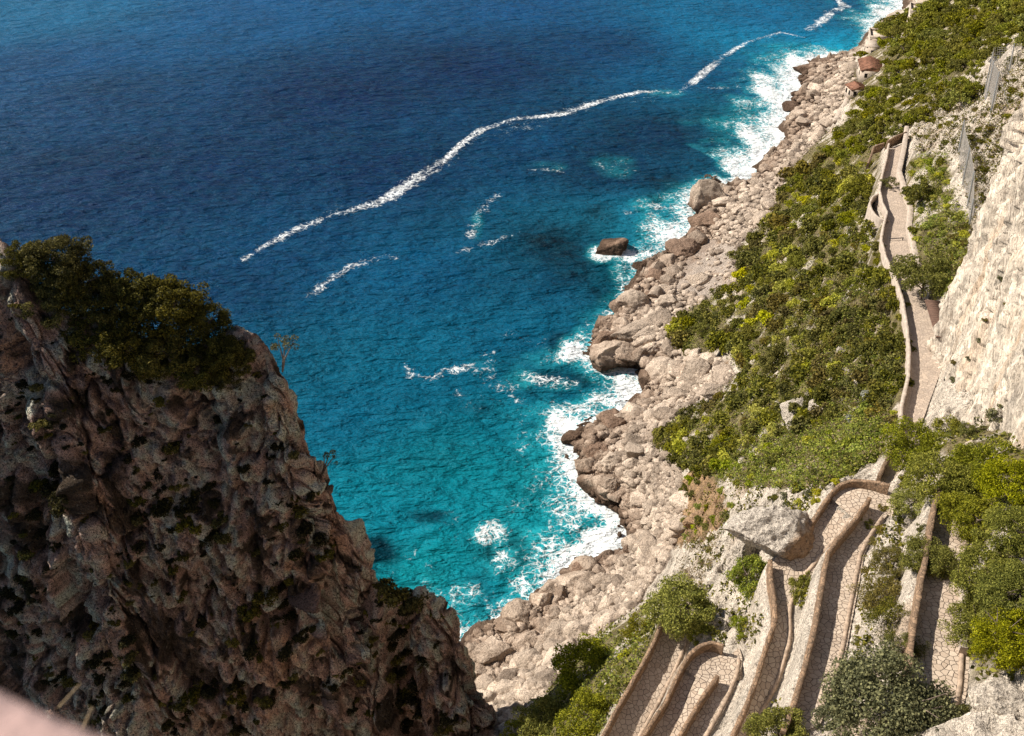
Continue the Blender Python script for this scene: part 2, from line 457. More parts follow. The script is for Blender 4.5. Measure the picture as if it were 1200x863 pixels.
#--TERRAIN--
# ---------------------------------------------------------------- shoreline and control heights
SHORE = [(420, 900), (480, 800), (540, 742), (550, 737), (572, 728), (604, 718), (633, 691), (670, 662), (702, 652), (731, 648), (736, 624), (724, 601), (695, 584), (684, 556), (672, 525), (664, 503), (694, 500), (722, 487), (740, 473), (760, 456), (752, 432), (708, 424), (692, 417), (694, 401), (704, 383), (724, 364), (726, 350), (740, 330), (746, 312), (765, 300), (798, 296), (788, 286), (812, 266), (808, 232), (818, 212), (838, 206), (852, 218), (868, 215), (882, 196), (897, 182), (920, 166), (910, 150), (924, 138), (918, 125), (938, 128), (926, 116), (936, 90), (948, 72), (990, 65), (1003, 60), (1012, 42), (1032, 27), (1050, 18), (1064, 12), (1058, 2), (1085, -12), (1110, -30)]
shore = np.array([U(x, y, 0) for x, y in SHORE])
ctrl = []
for i, p in enumerate(shore):
    ctrl.append(p)
    a, b = shore[max(i - 1, 0)], shore[min(i + 1, len(shore) - 1)]
    t = (b - a)[:2]; t /= np.linalg.norm(t) + 1e-9; nl = np.array([-t[1], t[0]])
    ctrl.append(np.array([p[0] + nl[0] * 9, p[1] + nl[1] * 9, -6.0]))
for q in [(600, 800, 6), (640, 760, 5), (620, 845, 13), (590, 770, 3), (660, 720, 5), (720, 700, 9), (700, 740, 11), (760, 700, 15), (690, 800, 29), (660, 840, 25), (730, 770, 36),
          (790, 640, 15), (830, 580, 21), (800, 545, 15), (770, 600, 9), (740, 560, 6), (700, 545, 4), (700, 680, 3.5), (780, 660, 17), (745, 640, 5),
          (870, 650, 53), (850, 680, 48), (825, 700, 43), (815, 660, 30), (845, 620, 35), (870, 600, 44), (900, 570, 47), (950, 558, 54), (880, 540, 38), (1000, 540, 56), (890, 605, 50), (925, 600, 56),
          (880, 700, 53), (850, 735, 50), (870, 750, 53), (820, 735, 46),
          (860, 450, 20), (900, 500, 34), (950, 500, 42), (1000, 500, 50), (1040, 490, 56), (850, 400, 15), (900, 400, 27), (950, 400, 37), (1000, 400, 46), (1040, 400, 53),
          (820, 500, 16), (780, 510, 9), (740, 510, 5), (800, 470, 9), (790, 430, 6), (760, 400, 5), (720, 400, 4), (735, 380, 4), (790, 370, 7), (830, 430, 11), (820, 410, 10),
          (870, 330, 13), (900, 330, 21), (950, 330, 32), (1000, 330, 43), (1035, 330, 50), (840, 350, 9), (800, 330, 5), (820, 300, 4), (850, 270, 5), (890, 270, 12), (930, 270, 22), (980, 270, 35), (1020, 270, 46),
          (840, 240, 3), (880, 220, 4), (900, 210, 6), (940, 200, 16), (980, 200, 28), (1020, 200, 41), (930, 165, 4), (960, 160, 9), (950, 110, 3), (975, 95, 4), (965, 140, 6),
          (990, 140, 18), (1020, 140, 34), (1040, 140, 40), (1060, 140, 45), (990, 90, 8), (1010, 110, 18), (1050, 100, 32), (1100, 100, 44), (1130, 130, 53), (1160, 100, 58), (1200, 60, 64),
          (1012, 66, 7), (1035, 60, 16), (1060, 60, 24), (1100, 50, 34), (1150, 40, 46), (1200, 10, 56), (1075, 10, 12), (1100, 10, 22), (1150, 5, 38), (1085, -8, 6),
          (1085, 300, 55), (1095, 250, 55), (1110, 230, 56), (1125, 200, 58), (1080, 180, 50), (1100, 150, 51), (1150, 160, 62), (1170, 130, 65), (1110, 300, 57), (1120, 340, 58), (1115, 270, 56),
          (1030, 700, 66), (1015, 760, 67), (1050, 640, 66), (1150, 620, 72), (1175, 820, 74), (1190, 700, 76), (1110, 545, 66), (1170, 540, 71), (1085, 510, 62.5), (1070, 560, 63.5), (1130, 510, 62), (1150, 780, 73), (1060, 600, 65)]:
    ctrl.append(U(*q))
for nm, A, B, mk in lane_geo:
    m = .5 * (A + B)
    for i in range(0, len(m), 10): ctrl.append(m[i])
ctrl += [np.array(p, float) for p in [(0, 45, 42), (-10, 40, 45), (10, 34, 58), (-15, 25, 70), (0, 20, 85), (20, 20, 88), (30, 25, 82), (-8, 60, 14), (-20, 50, 30), (-30, 60, 5), (0, 60, 24), (-40, 40, 40), (-12, 78, 2), (-30, 80, -4),
         (60, 30, 100), (90, 60, 105), (120, 100, 112), (125, 180, 98), (150, 240, 90), (170, 300, 82), (200, 380, 70), (240, 450, 55), (260, 520, 40), (200, 100, 130), (220, 250, 110), (280, 400, 85),
         (-60, 60, -6), (-60, 120, -12), (-20, 140, -12), (0, 220, -14), (40, 330, -14), (80, 440, -14), (-60, 300, -16), (100, 520, -14)]]
ctrl = np.array(ctrl)
_d = np.linalg.norm(ctrl[:, None, :2] - ctrl[None, :, :2], axis=2)
_keep = []
for i in range(len(ctrl)):
    if all(_d[i, j] > .8 for j in _keep): _keep.append(i)
ctrl = ctrl[_keep]

def rbf_fit(P, val, lam):
    d = np.linalg.norm(P[:, None] - P[None], axis=2); n = len(P)
    A = np.zeros((n + 3, n + 3)); A[:n, :n] = d - lam * np.eye(n) * 1.0
    A[:n, n] = 1; A[:n, n + 1:] = P; A[n, :n] = 1; A[n + 1:, :n] = P.T
    b = np.zeros((n + 3,) + val.shape[1:]); b[:n] = val
    return np.linalg.solve(A, b)
def rbf_eval(P, W, X, Y):
    out = W[-3] + np.multiply.outer(X, W[-2]) + np.multiply.outer(Y, W[-1])
    for i in range(len(P)):
        out = out + np.multiply.outer(np.hypot(X - P[i, 0], Y - P[i, 1]), W[i])
    return out
WT = rbf_fit(ctrl[:, :2], ctrl[:, 2], .12)

gx = np.r_[np.arange(-42, -4, .8), np.arange(-4, 62, .34), np.arange(62, 130, .6), np.arange(130, 262, 2.2)]
gy = np.r_[np.arange(12, 36, .8), np.arange(36, 92, .32), np.arange(92, 175, .45), np.arange(175, 300, .75), np.arange(300, 440, 1.1), np.arange(440, 600, 4)]
GX, GY = np.meshgrid(gx, gy)
X, Y = GX.ravel(), GY.ravel()
Z = rbf_eval(ctrl[:, :2], WT, X, Y)
# the white cliff above the upper path, as a steep step in the ground
x0 = 44.6 + (Y - 76) * .32; foot = 60 - (Y - 76) * .125
zc = foot + 4.5 * (X - x0 - .9) - 3.2 * np.maximum(0, Y - (97 + (X - 50) * 1.2))
zc = np.minimum(zc, 104 + .1 * (X - 60))
zc = np.where((X > x0) & (Y > 66), zc, -99) - 4.0 * np.maximum(0, 72 - Y)
base_Z = np.maximum(Z, zc)
Z = base_Z.copy()
PX, PY, DEP = project(np.stack([X, Y, Z], 1))

VEG = [(1100, -40), (1065, 25), (1040, 30), (1025, 60), (1005, 75), (990, 110), (1000, 130), (960, 165), (930, 195), (915, 225), (905, 255), (880, 280), (862, 300), (865, 330), (830, 350), (785, 380), (780, 410), (815, 420), (850, 405), (868, 440), (830, 470), (790, 495), (762, 520), (795, 540), (832, 560), (880, 572), (960, 575), (1000, 555), (1060, 520), (1060, 480), (1064, 440), (1066, 400), (1055, 340), (1038, 290), (1038, 260), (1028, 220), (1036, 165), (1060, 150), (1130, 118), (1140, 80), (1180, 55), (1200, 50), (1260, -40)]
VEG_R = [(1062, 185), (1110, 180), (1120, 240), (1140, 260), (1130, 330), (1100, 370), (1075, 300), (1066, 240)]
VEG_L = [(600, 880), (650, 800), (700, 745), (740, 720), (780, 690), (830, 690), (835, 730), (780, 745), (750, 800), (705, 870)]
VEG_P = [(1040, 500), (1260, 500), (1260, 780), (1130, 800), (1125, 640), (1100, 580), (1060, 560)]
VEG_N = [(1060, 150), (1150, 90), (1200, 60), (1200, 110), (1150, 290), (1120, 180), (1065, 180)]
BEACH = [(550, 745), (600, 722), (640, 690), (670, 662), (735, 650), (742, 620), (690, 580), (668, 510), (745, 475), (765, 460), (700, 422), (696, 392), (730, 355), (770, 305), (800, 295), (820, 250), (870, 213), (925, 163), (922, 120), (940, 78), (1000, 65), (1003, 105), (960, 165), (925, 200), (905, 250), (862, 290), (862, 330), (830, 350), (785, 380), (780, 410), (845, 420), (862, 440), (790, 490), (760, 520), (800, 545), (800, 620), (780, 660), (740, 715), (700, 742), (650, 795), (610, 863), (585, 863), (560, 800)]
ORANGE = [(795, 565), (832, 545), (856, 600), (835, 630), (795, 640), (770, 610)]
SLAB = [(790, 345), (800, 305), (830, 278), (862, 290), (858, 330), (830, 350)]

P3 = np.stack([X, Y, Z], 1)
nA = fbm(P3 / 14.0, 4); nB = fbm(P3 / 3.5 + 50, 4); nC = fbm(P3 / 1.1 + 9, 3)
jx = PX + 7 * nA + 5 * nB; jy = PY + 6 * fbm(P3 / 9.0 + 31, 3) + 4 * nC
veg = (inpoly(jx, jy, VEG) | inpoly(jx, jy, VEG_R) | inpoly(jx, jy, VEG_L) | inpoly(jx, jy, VEG_P)).astype(float)
hid = (X < -6) | (Y > 470)
beach = inpoly(jx, jy, BEACH)
orange = inpoly(jx, jy, ORANGE)
slab = inpoly(jx, jy, SLAB)

# rock relief
f1, f2, cid = worley(P3 / np.array([2.4, 2.4, 2.4]) + .3 * np.stack([nB, nC, nA], 1))
g1, g2, cid2 = worley(P3 / .95 + 40)
fa1, cid = facets(P3 / 2.6 + .3 * np.stack([nB, nC, nA], 1), 1.2); fa2, cid2 = facets(P3 / 1.05 + 40, 1.1)
kar = ridged(P3 / .9 + 5, 2)
rel_rock = .30 * (kar - .6) + 1.1 * nA + .75 * nB + .28 * nC + 1.15 * fa1 + .5 * fa2
rel_veg = .9 * nA + .5 * nB + .12 * nC + .3 * (cid - .5)
rel_beach = .5 * nA + .45 * nB + .1 * nC + .45 * fa1 + .35 * fa2
near_cl = (zc > Z - 1)
rel = np.where(beach, rel_beach, np.where(veg > .5, rel_veg, rel_rock))
rel = np.where(slab, .5 * nA + .25 * nB + .9 * np.clip(np.sin((X * .8 - Y * .55) * 1.6 + 3 * nA) * .25, -.1, .25), rel)
rel = np.where(Z < -.6, rel_rock * 1.0, rel)
sd, sat = seg_dist(X, Y, shore[:, :2])
rel *= np.where((Z > -1.0) & (Z < 1.2), .75, 1.0)
Z = Z + rel
# a broken rock shelf along the waterline
edge = np.exp(-((base_Z - 1.4) / 1.3) ** 2) * (base_Z > .15)
Z += edge * (.9 + .8 * cid + .6 * nB)

# flatten under the paths
best = np.full(len(X), 1e9); bz = np.zeros(len(X)); bs = np.zeros(len(X))
for nm, A, B, mk in lane_geo:
    mn = np.minimum(A, B).min(0) - 4; mx = np.maximum(A, B).max(0) + 4
    ii = np.where((X > mn[0]) & (X < mx[0]) & (Y > mn[1]) & (Y < mx[1]))[0]
    nc = 7
    pts = np.concatenate([A + (B - A) * (j / (nc - 1)) for j in range(nc)])
    pts = pts[np.argsort(pts[:, 0])]
    for s in range(0, len(ii), 4000):
        jj = ii[s:s + 4000]
        d = np.hypot(X[jj][:, None] - pts[None, :, 0], Y[jj][:, None] - pts[None, :, 1])
        a = d.argmin(1); dm = d[np.arange(len(jj)), a]
        m = dm < best[jj]
        best[jj[m]] = dm[m]; bz[jj[m]] = pts[a[m], 2]
wgt = 1 - sstep(.42, 1.15, best)
wgt = np.where(Z > bz + 2.0, np.maximum(wgt, 0), wgt)
Z = Z * (1 - wgt) + (bz - .14) * wgt
Z = np.where(best < 1.2, np.minimum(Z, np.maximum(bz - .14 + 6.5 * np.maximum(best - .42, 0), bz - .14)), Z)

# base colours
lum = 1 + .3 * (kar - .6) + .35 * nB + .25 * nC + .25 * (cid - .5) + .18 * (cid2 - .5)
white = np.array([.60, .52, .43]); pink = np.array([.50, .385, .30]); soil = np.array([.17, .135, .065]); ochre = np.array([.47, .30, .165])
tone = np.where(beach[:, None], pink * .42, white) * np.clip(lum, .45, 1.3)[:, None]  # beach ground darkened: shade of the gaps between stones put into the colour
tone = np.where(orange[:, None], ochre * np.clip(.8 + .5 * nB + .5 * nC, .35, 1.2)[:, None], tone)
tone = np.where(slab[:, None], np.array([.47, .39, .325]) * np.clip(1 + .2 * nC, .7, 1.2)[:, None], tone)
vr = sstep(-.16, .06, nA * .8 + nB * .9 + .09)          # bare rock shows through the cover in places
soilc = soil * np.clip(1 + .7 * nB + .5 * nC, .4, 2.0)[:, None] + np.array([.03, .045, 0]) * sstep(0, .5, nC)[:, None]
vm = (veg * vr)[:, None]
tone = tone * (1 - vm) + soilc * vm
warm = sstep(.15, .5, fbm(P3 / 6.0 + 77, 3))[:, None] * (1 - vm) * .5
tone = tone * (1 - warm) + np.array([.36, .22, .12]) * warm
ter_V = np.stack([X, Y, Z], 1)
ter_F = grid_faces(len(gy), len(gx))
ter = link('hillside', mesh('hillside', ter_V, ter_F, M['terrain'], True, {'tone': np.clip(tone, .01, .8)}))
tag(ter, 'rocky coastal hillside with pale limestone, soil and a boulder beach', 'hillside', kind='structure')
ZG = Z.reshape(GX.shape)
BV = BVHTree.FromPolygons([tuple(v) for v in ter_V], [tuple(f) for f in ter_F], all_triangles=False)

def pick(px, py, bv=None):
    d = ray(px, py); d = d / np.linalg.norm(d)
    h = (bv or BV).ray_cast(Vector((0, 0, CAMZ)), Vector(d))
    return None if h[0] is None else np.array(h[0])
def ground(x, y):
    h = BV.ray_cast(Vector((x, y, 200)), Vector((0, 0, -1)))
    return -5.0 if h[0] is None else h[0].z
def mpx(p):
    """metres per photograph pixel at point p"""
    return float(project(np.asarray(p)[None])[2][0]) / F

#--PATHMESH--
for nm, A, B, mk in lane_geo:
    n = len(A); nc = 9
    rows = []
    for j in range(nc):
        q = A + (B - A) * (-.05 + 1.20 * j / (nc - 1))
        q[:, 2] = q[:, 2] + .03 - .03 * abs(j / (nc - 1) - .5)
        rows.append(q)
    V = np.stack(rows, 1).reshape(-1, 3)
    dz = {'lane_1': 0, 'lane_2': 0, 'lane_2b': .006, 'hairpin_2': .012, 'lane_a': 0, 'lane_b': .006, 'hairpin_a': .012}.get(nm, 0)
    V[:, 2] += dz
    o = link('path', mesh('path', V, grid_faces(n, nc), M[mk], True))
    tag(o, 'paved footpath of irregular pale flagstones on the slope', 'path', kind='structure')
#--WALLS--
def wall_strip(line, h, thick, down, side=1, rough=.05, round_top=True):
    """a masonry wall along a foot line; its outer face drops 'down' below the path"""
    n = int(max(8, np.linalg.norm(np.diff(line, axis=0), axis=1).sum() / .3))
    L = smooth(resample(line, n), 4)
    T = np.gradient(L[:, :2], axis=0); T /= np.linalg.norm(T, axis=1)[:, None] + 1e-9
    N = np.stack([-T[:, 1], T[:, 0]], 1) * side        # outward
    prof = [(-.5, -.10), (-.5, .5 * h), (-.5, h - .10), (-.47, h - .02), (-.42, h), (0, h + .025), (.42, h), (.47, h - .02), (.5, h - .10), (.55, .3 * h), (.62, -.4 * down), (.72, -down)]
    rows = []
    for (a, b) in prof:
        q = np.concatenate([L[:, :2] + N * (a * thick), (L[:, 2] + b)[:, None]], 1)
        rows.append(q)
    V = np.stack(rows, 1); k = len(prof)
    cap0, cap1 = V[0].copy(), V[-1].copy()
    V = V.reshape(-1, 3)
    V = V + rough * np.stack([perlin(V * 1.7), perlin(V * 1.7 + 30), perlin(V * 1.3 + 60)], 1) + rough * .6 * np.stack([perlin(V * 5), perlin(V * 5 + 30), perlin(V * 5 + 60)], 1)
    mb = MB(); mb.add(V, grid_faces(n, k))
    for i0, rev in ((0, False), ((n - 1) * k, True)):
        ring = V[i0:i0 + k]; c = ring.mean(0)
        vv = np.vstack([ring, c]); f = [[j, (j + 1) % k, k] for j in range(k)]
        mb.add(vv, [x[::-1] for x in f] if rev else f)
    return mb
def wall(line, label, h=WH, thick=.34, down=2.5, mat='wall', side=1, cat='stone wall', group=None):
    o = wall_strip(line, h, thick, down, side, .08).obj('stone_wall', M[mat], None, False)
    return tag(o, label, cat, group)
wall(W1, 'lowest brown stone parapet, straight, beside the bottom left lane of the zigzag path', down=3.0)
wall(W2, 'brown parapet that curls round the small lower hairpin bend', down=2.2)
wall(M2, 'short straight brown wall ending inside the small lower hairpin', down=2.6, h=1.2)
wall(W3[:9], 'long curved brown parapet running down from beneath the big overhanging boulder', down=3.0)
wall(W3[9:], 'brown parapet from the big boulder round the top hairpin bend', down=2.5)
wall(MA, 'long curved brown wall between two lanes, its free end inside the top hairpin', down=3.5, h=1.2)
wall(WC, 'brown parapet of the highest lane, partly under pine branches at lower right', down=2.5)
wall(WU[2:], 'long winding pale parapet on the seaward side of the upper path', h=1.1, down=1.6, mat='wall_pale')
wall(WU[:3], 'short dark parapet joining the upper path to the top hairpin', h=1.0, down=1.5)
RCl = RC[2:5].copy(); wall(RCl, 'low pale wall on the landward edge of the highest lane', h=.7, thick=.45, down=.3, mat='wall_pale', side=-1)
URW = wl([(1076, 312), (1072, 290), (1066, 262), (1068, 240), (1060, 218), (1054, 200), (1060, 172), (1063, 148)], 53, 47.5, .9)
wall(URW, 'pale smooth wall on the landward side of the upper path', h=.9, thick=.8, down=.8, mat='wall_pale', side=-1)
BEL = wl([(1042, 258), (1030, 256), (1022, 247), (1019, 238), (1023, 230), (1031, 226)], 49.6, 49.0, 1.0)
wall(BEL, 'rounded parapet of the small lookout bulging from the upper path', h=1.0, down=2.0, mat='wall_pale', side=1)
ENDW = wl([(1040, 166), (1050, 160), (1062, 155)], 47.5, 47.5, 1.2)
wall(ENDW, 'short brown wall across the far end of the upper path', h=1.3, down=1.0)
LOWW = wl([(1017, 192), (1021, 182), (1024, 172), (1036, 168)], 43, 44, .8)
wall(LOWW, 'small brown terrace wall left of the far end of the upper path', h=.9, down=1.0)
TANW = wl([(1127, 524), (1138, 517), (1150, 511), (1165, 506)], 64, 65, 1.0)
wall(TANW, 'curved tan wall among the bushes under the white cliff', h=1.0, down=1.0, mat='wall_pale')
for nm, A, B, mk in lane_geo:
    if mk != 'pave' or nm in ('hairpin_2', 'hairpin_a', 'lane_2'): continue
    mb = wall_strip(B[2:-2], .14, .28, .25, -1, .04); o = mb.obj('kerb', M['kerb'], None, False)
    tag(o, 'low rough kerb along the inner edge of a lane of the footpath', 'kerb', kind='structure')
#--CLIFF--
def block_relief(P, s):
    """blocky rock relief: cells with offsets and grooves"""
    n = np.stack([perlin(P / 3.0), perlin(P / 3.0 + 20), perlin(P / 3.0 + 40)], 1)
    f1, f2, cid = worley(P / s + .35 * n)
    return .9 * (cid - .5) + 1.4 * np.clip(f2 - f1, 0, .22) - .25, cid

def sheet_normals(G):
    du = np.gradient(G, axis=1); dv = np.gradient(G, axis=0)
    N = np.cross(du.reshape(-1, 3), dv.reshape(-1, 3)); N /= np.linalg.norm(N, axis=1)[:, None] + 1e-9
    return N

# white cliff: foot line + dip, then the far edge folds back into the hill
ncu, ncv = 330, 230
us = np.linspace(0, 1, ncu); vs = np.linspace(0, 1, ncv)
UU, VV = np.meshgrid(us, vs)
sup = -3 + 50 * VV                                     # metres up the face
dipx, dipz = .17, .985
ymax = 97.5 + .36 * np.maximum(sup, 0)
uu = np.clip(UU / .88, 0, 1); fold = np.clip((UU - .88) / .12, 0, 1)
Yc = 52 + (ymax - 52) * uu - 1.5 * fold + 1.8 * np.sin(math.pi * fold)
Xc = 44.3 + (Yc - 76) * .32 + sup * dipx + 7 * fold ** 1.1
Zc = 60 - (Yc - 76) * .125 + sup * dipz - 1.0 * fold
bulge = np.sin(np.clip(VV * 1.0, 0, 1) * math.pi) * 1.0
Xc = Xc - bulge
G = np.stack([Xc, Yc, Zc], 2)
N = sheet_normals(G); Pq = G.reshape(-1, 3)
if (N @ np.array([-1, 0, .3])).mean() < 0: N = -N
sd_ = np.stack([Pq[:, 1] - .30 * Pq[:, 2], Pq[:, 2] * .12 + Pq[:, 1] * .04, Pq[:, 0] * .3], 1)   # strata run up the dip
r1, cidc = block_relief(np.stack([sd_[:, 0], sd_[:, 1] * 2.2, sd_[:, 2]], 1) * 1.0, 2.6)
s1 = fbm(sd_ / 1.1, 4); s2 = fbm(sd_ * np.array([1, 1.5, 1]) / .45 + 11, 3); s3 = fbm(Pq / 7.0, 4); s4 = fbm(Pq / 1.2 + 8, 4)
s5 = ridged(sd_ / 1.9 + 3, 3); f_1, q1 = facets(np.stack([sd_[:, 0] / 2.6, sd_[:, 1] / 1.5, sd_[:, 2] / 2.], 1) + .25 * np.stack([s3, s4, s3], 1), 1.0); f_2, q2 = facets(np.stack([sd_[:, 0] / .8, sd_[:, 1] / .5, sd_[:, 2]], 1) + .3 * np.stack([s3, s1, s3], 1), 1.0); edgew = 1 + 1.2 * sstep(.45, .85, UU.ravel())
disp = 1.3 * s3 + (.38 * s1 + .7 * (s5 - .6) + .25 * s2) * edgew + .85 * f_1 * edgew + .16 * f_2 * edgew + .12 * s4 * edgew
ck = 1 - np.clip(np.abs(perlin(sd_ * np.array([.42, .8, .5]) + .3 * s3[:, None])) / .035, 0, 1); ck2 = 1 - np.clip(np.abs(perlin(sd_ * np.array([1.1, 1.3, .7]) + 40 + .2 * s3[:, None])) / .03, 0, 1)
disp -= .7 * ck * sstep(-.1, .3, s3 + .2) + .35 * ck2
disp *= .8
Pd = Pq + N * disp[:, None]
tc = np.array([.62, .53, .43]) * np.clip(1 + .45 * s1 + .3 * s2 + .3 * s4 + .3 * np.minimum(s5 - .5, 0) + .2 * (q1 - .5) + .2 * (q2 - .5), .35, 1.25)[:, None]
gs = sstep(.05, .4, fbm(np.stack([sd_[:, 0] / 1.3, sd_[:, 1] * .5, sd_[:, 2]], 1) + 15, 4))[:, None] * .5
tc = tc * (1 - gs) + np.array([.33, .285, .24]) * gs
wm = sstep(.1, .5, fbm(sd_ / 2.6 + 5, 3))[:, None] * .5
tc = tc * (1 - wm) + np.array([.50, .33, .20]) * wm
cl = link('cliff', mesh('cliff', Pd, grid_faces(ncv, ncu), M['cliff'], True, {'tone': np.clip(tc, .02, .8)}))
tag(cl, 'white streaked limestone cliff rising on the right above the upper path', 'cliff', kind='structure')
BVC = BVHTree.FromPolygons([tuple(v) for v in Pd], [tuple(f) for f in grid_faces(ncv, ncu)])

#--CRAG--
crest_px = [(-260, 270, 94), (-120, 268, 93), (-40, 275, 92), (4, 285, 91), (20, 312, 90), (45, 345, 90), (80, 372, 90), (120, 392, 90), (160, 402, 90), (200, 406, 90), (240, 404, 90), (264, 396, 90), (284, 384, 90), (302, 390, 89.5), (320, 412, 89), (332, 440, 89), (345, 487, 88), (358, 520, 88), (372, 548, 88), (388, 582, 87), (404, 612, 87), (424, 650, 86), (440, 678, 85), (462, 690, 85), (490, 698, 84), (512, 712, 83.5), (528, 728, 83), (545, 765, 82), (556, 795, 81.5), (568, 828, 80), (580, 863, 79), (592, 905, 78)]
crest = np.array([UY(q[0], q[1], q[2] - 2.5) for q in crest_px])
foot_ = []
for i, c in enumerate(crest):
    s = i / (len(crest) - 1)
    out = np.array([.35, -1.0]); out /= np.linalg.norm(out)
    run = 9 + 14 * (1 - s) * (c[2] / 70)
    foot_.append([c[0] * (.92 if s < .5 else 1) + out[0] * run * .7, c[1] + out[1] * run, -3.0])
foot_ = np.array(foot_)
nS, nT, nB_ = 430, 330, 40
cs = smooth(resample(crest, nS), 2)
fi = np.linspace(0, 1, len(crest)); d_ = np.r_[0, np.cumsum(np.linalg.norm(np.diff(crest, axis=0), axis=1))]; d_ /= d_[-1]
fs = np.stack([np.interp(np.linspace(0, 1, nS), d_, foot_[:, k]) for k in range(3)], 1); fs = smooth(fs, 25)
tt = np.linspace(0, 1, nT)
rows = []
for b in np.linspace(1, 0, nB_, endpoint=False):      # the seaward back of the crag
    wd = 1.5 + 2.5 * np.clip((cs[:, 2] - 20) / 50, 0, 1)
    back = np.stack([-.45 * wd * b ** .55, .9 * wd * b ** .55, -(cs[:, 2] + 3) * b ** 1.6], 1)
    rows.append(cs + back)
for t in tt:
    e = t ** .92
    q = cs + (fs - cs) * np.stack([np.full(nS, t ** .75)] * 2 + [np.full(nS, e)], 1)
    rows.append(q)
G = np.stack(rows, 0)
N = sheet_normals(G); Pq = G.reshape(-1, 3)
nface = N.reshape(G.shape)[nB_ + 60:].reshape(-1, 3)
if (nface @ np.array([0, -1, .2])).mean() < 0: N = -N
tr = np.repeat(np.r_[-np.linspace(1, 0, nB_, endpoint=False), tt], nS)
keep = .25 + .75 * sstep(0.0, .07, np.abs(tr))
Pv = Pq * np.array([1, 1, .62]) + np.stack([.25 * Pq[:, 2], 0 * Pq[:, 2], 0 * Pq[:, 2]], 1)
a1 = ridged(Pv / 17.0 + 3, 3); a2 = fbm(Pv / 5.0 + 21, 4); a3 = fbm(Pv / 1.4, 4); r1, cg = block_relief(Pv, 3.4); r2, cg2 = block_relief(Pv + 60, 1.3)
gpx, gpy, _ = project(Pq)
# a dark gully between the main crag and its lower spur, and two minor ones
def gully(line, wpx):
    d, _ = seg_dist(gpx, gpy, line); return np.exp(-(d / wpx) ** 2)
gl = gully([(448, 700), (462, 760), (478, 820), (488, 880)], 17) * 4.5 + gully([(215, 400), (240, 470), (250, 540)], 14) * 1.5 + gully([(20, 420), (35, 520), (50, 640)], 14) * 2.0 + gully([(395, 600), (375, 700), (390, 800), (385, 880)], 16) * 1.6
wp = .5 * np.stack([a2, fbm(Pv / 5.0 + 61, 3), fbm(Pv / 5.0 + 81, 3)], 1)
h1, k1 = facets(Pv / np.array([4.2, 4.2, 6.0]) + wp * .5, 1.5); h2, k2 = facets(Pv / np.array([1.6, 1.6, 2.1]) + wp, 1.3); h3, k3 = facets(Pv / .75 + 9, 1.0)
cg, cg2 = k2, k3
disp = 1.0 * (a1 - .4) + 1.1 * a2 + .35 * a3 + 1.5 * h1 + .75 * h2 + .28 * h3 - gl
fx = np.stack([Pv[:, 0] / 3.2 + .5 * a2, Pv[:, 1] / 3.2, Pv[:, 2] / 11.0], 1); fk = 1 - np.clip(np.abs(perlin(fx)) / .045, 0, 1); fk2 = 1 - np.clip(np.abs(perlin(fx * 2.3 + 31)) / .045, 0, 1)
disp -= 1.6 * fk + .7 * fk2
Pd = Pq + N * (disp * keep)[:, None]
bw = sstep(-.2, .35, a2 + .4 * fbm(Pv / 3.0 + 90, 3))
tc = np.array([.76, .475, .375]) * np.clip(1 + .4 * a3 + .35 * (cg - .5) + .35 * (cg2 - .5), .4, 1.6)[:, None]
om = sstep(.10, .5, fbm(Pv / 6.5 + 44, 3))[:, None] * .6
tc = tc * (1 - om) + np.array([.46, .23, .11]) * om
dk = np.clip(sstep(.16, .34, fbm(Pv / 2.3 + 14, 4)) * .9 + sstep(.16, .36, fbm(Pv / 7.0 + 70, 4)) * .85 + .6 * np.maximum(fk, fk2), 0, .93)[:, None]  # dark patches, plus shade of the fissures put into the colour
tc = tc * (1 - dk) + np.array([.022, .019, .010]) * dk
crF = grid_faces(nT + nB_, nS)
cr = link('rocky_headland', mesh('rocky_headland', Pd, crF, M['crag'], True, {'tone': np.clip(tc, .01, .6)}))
tag(cr, 'dark brown shaded rock crag filling the lower left', 'crag', kind='structure')
BVK = BVHTree.FromPolygons([tuple(v) for v in Pd], [tuple(f) for f in crF])

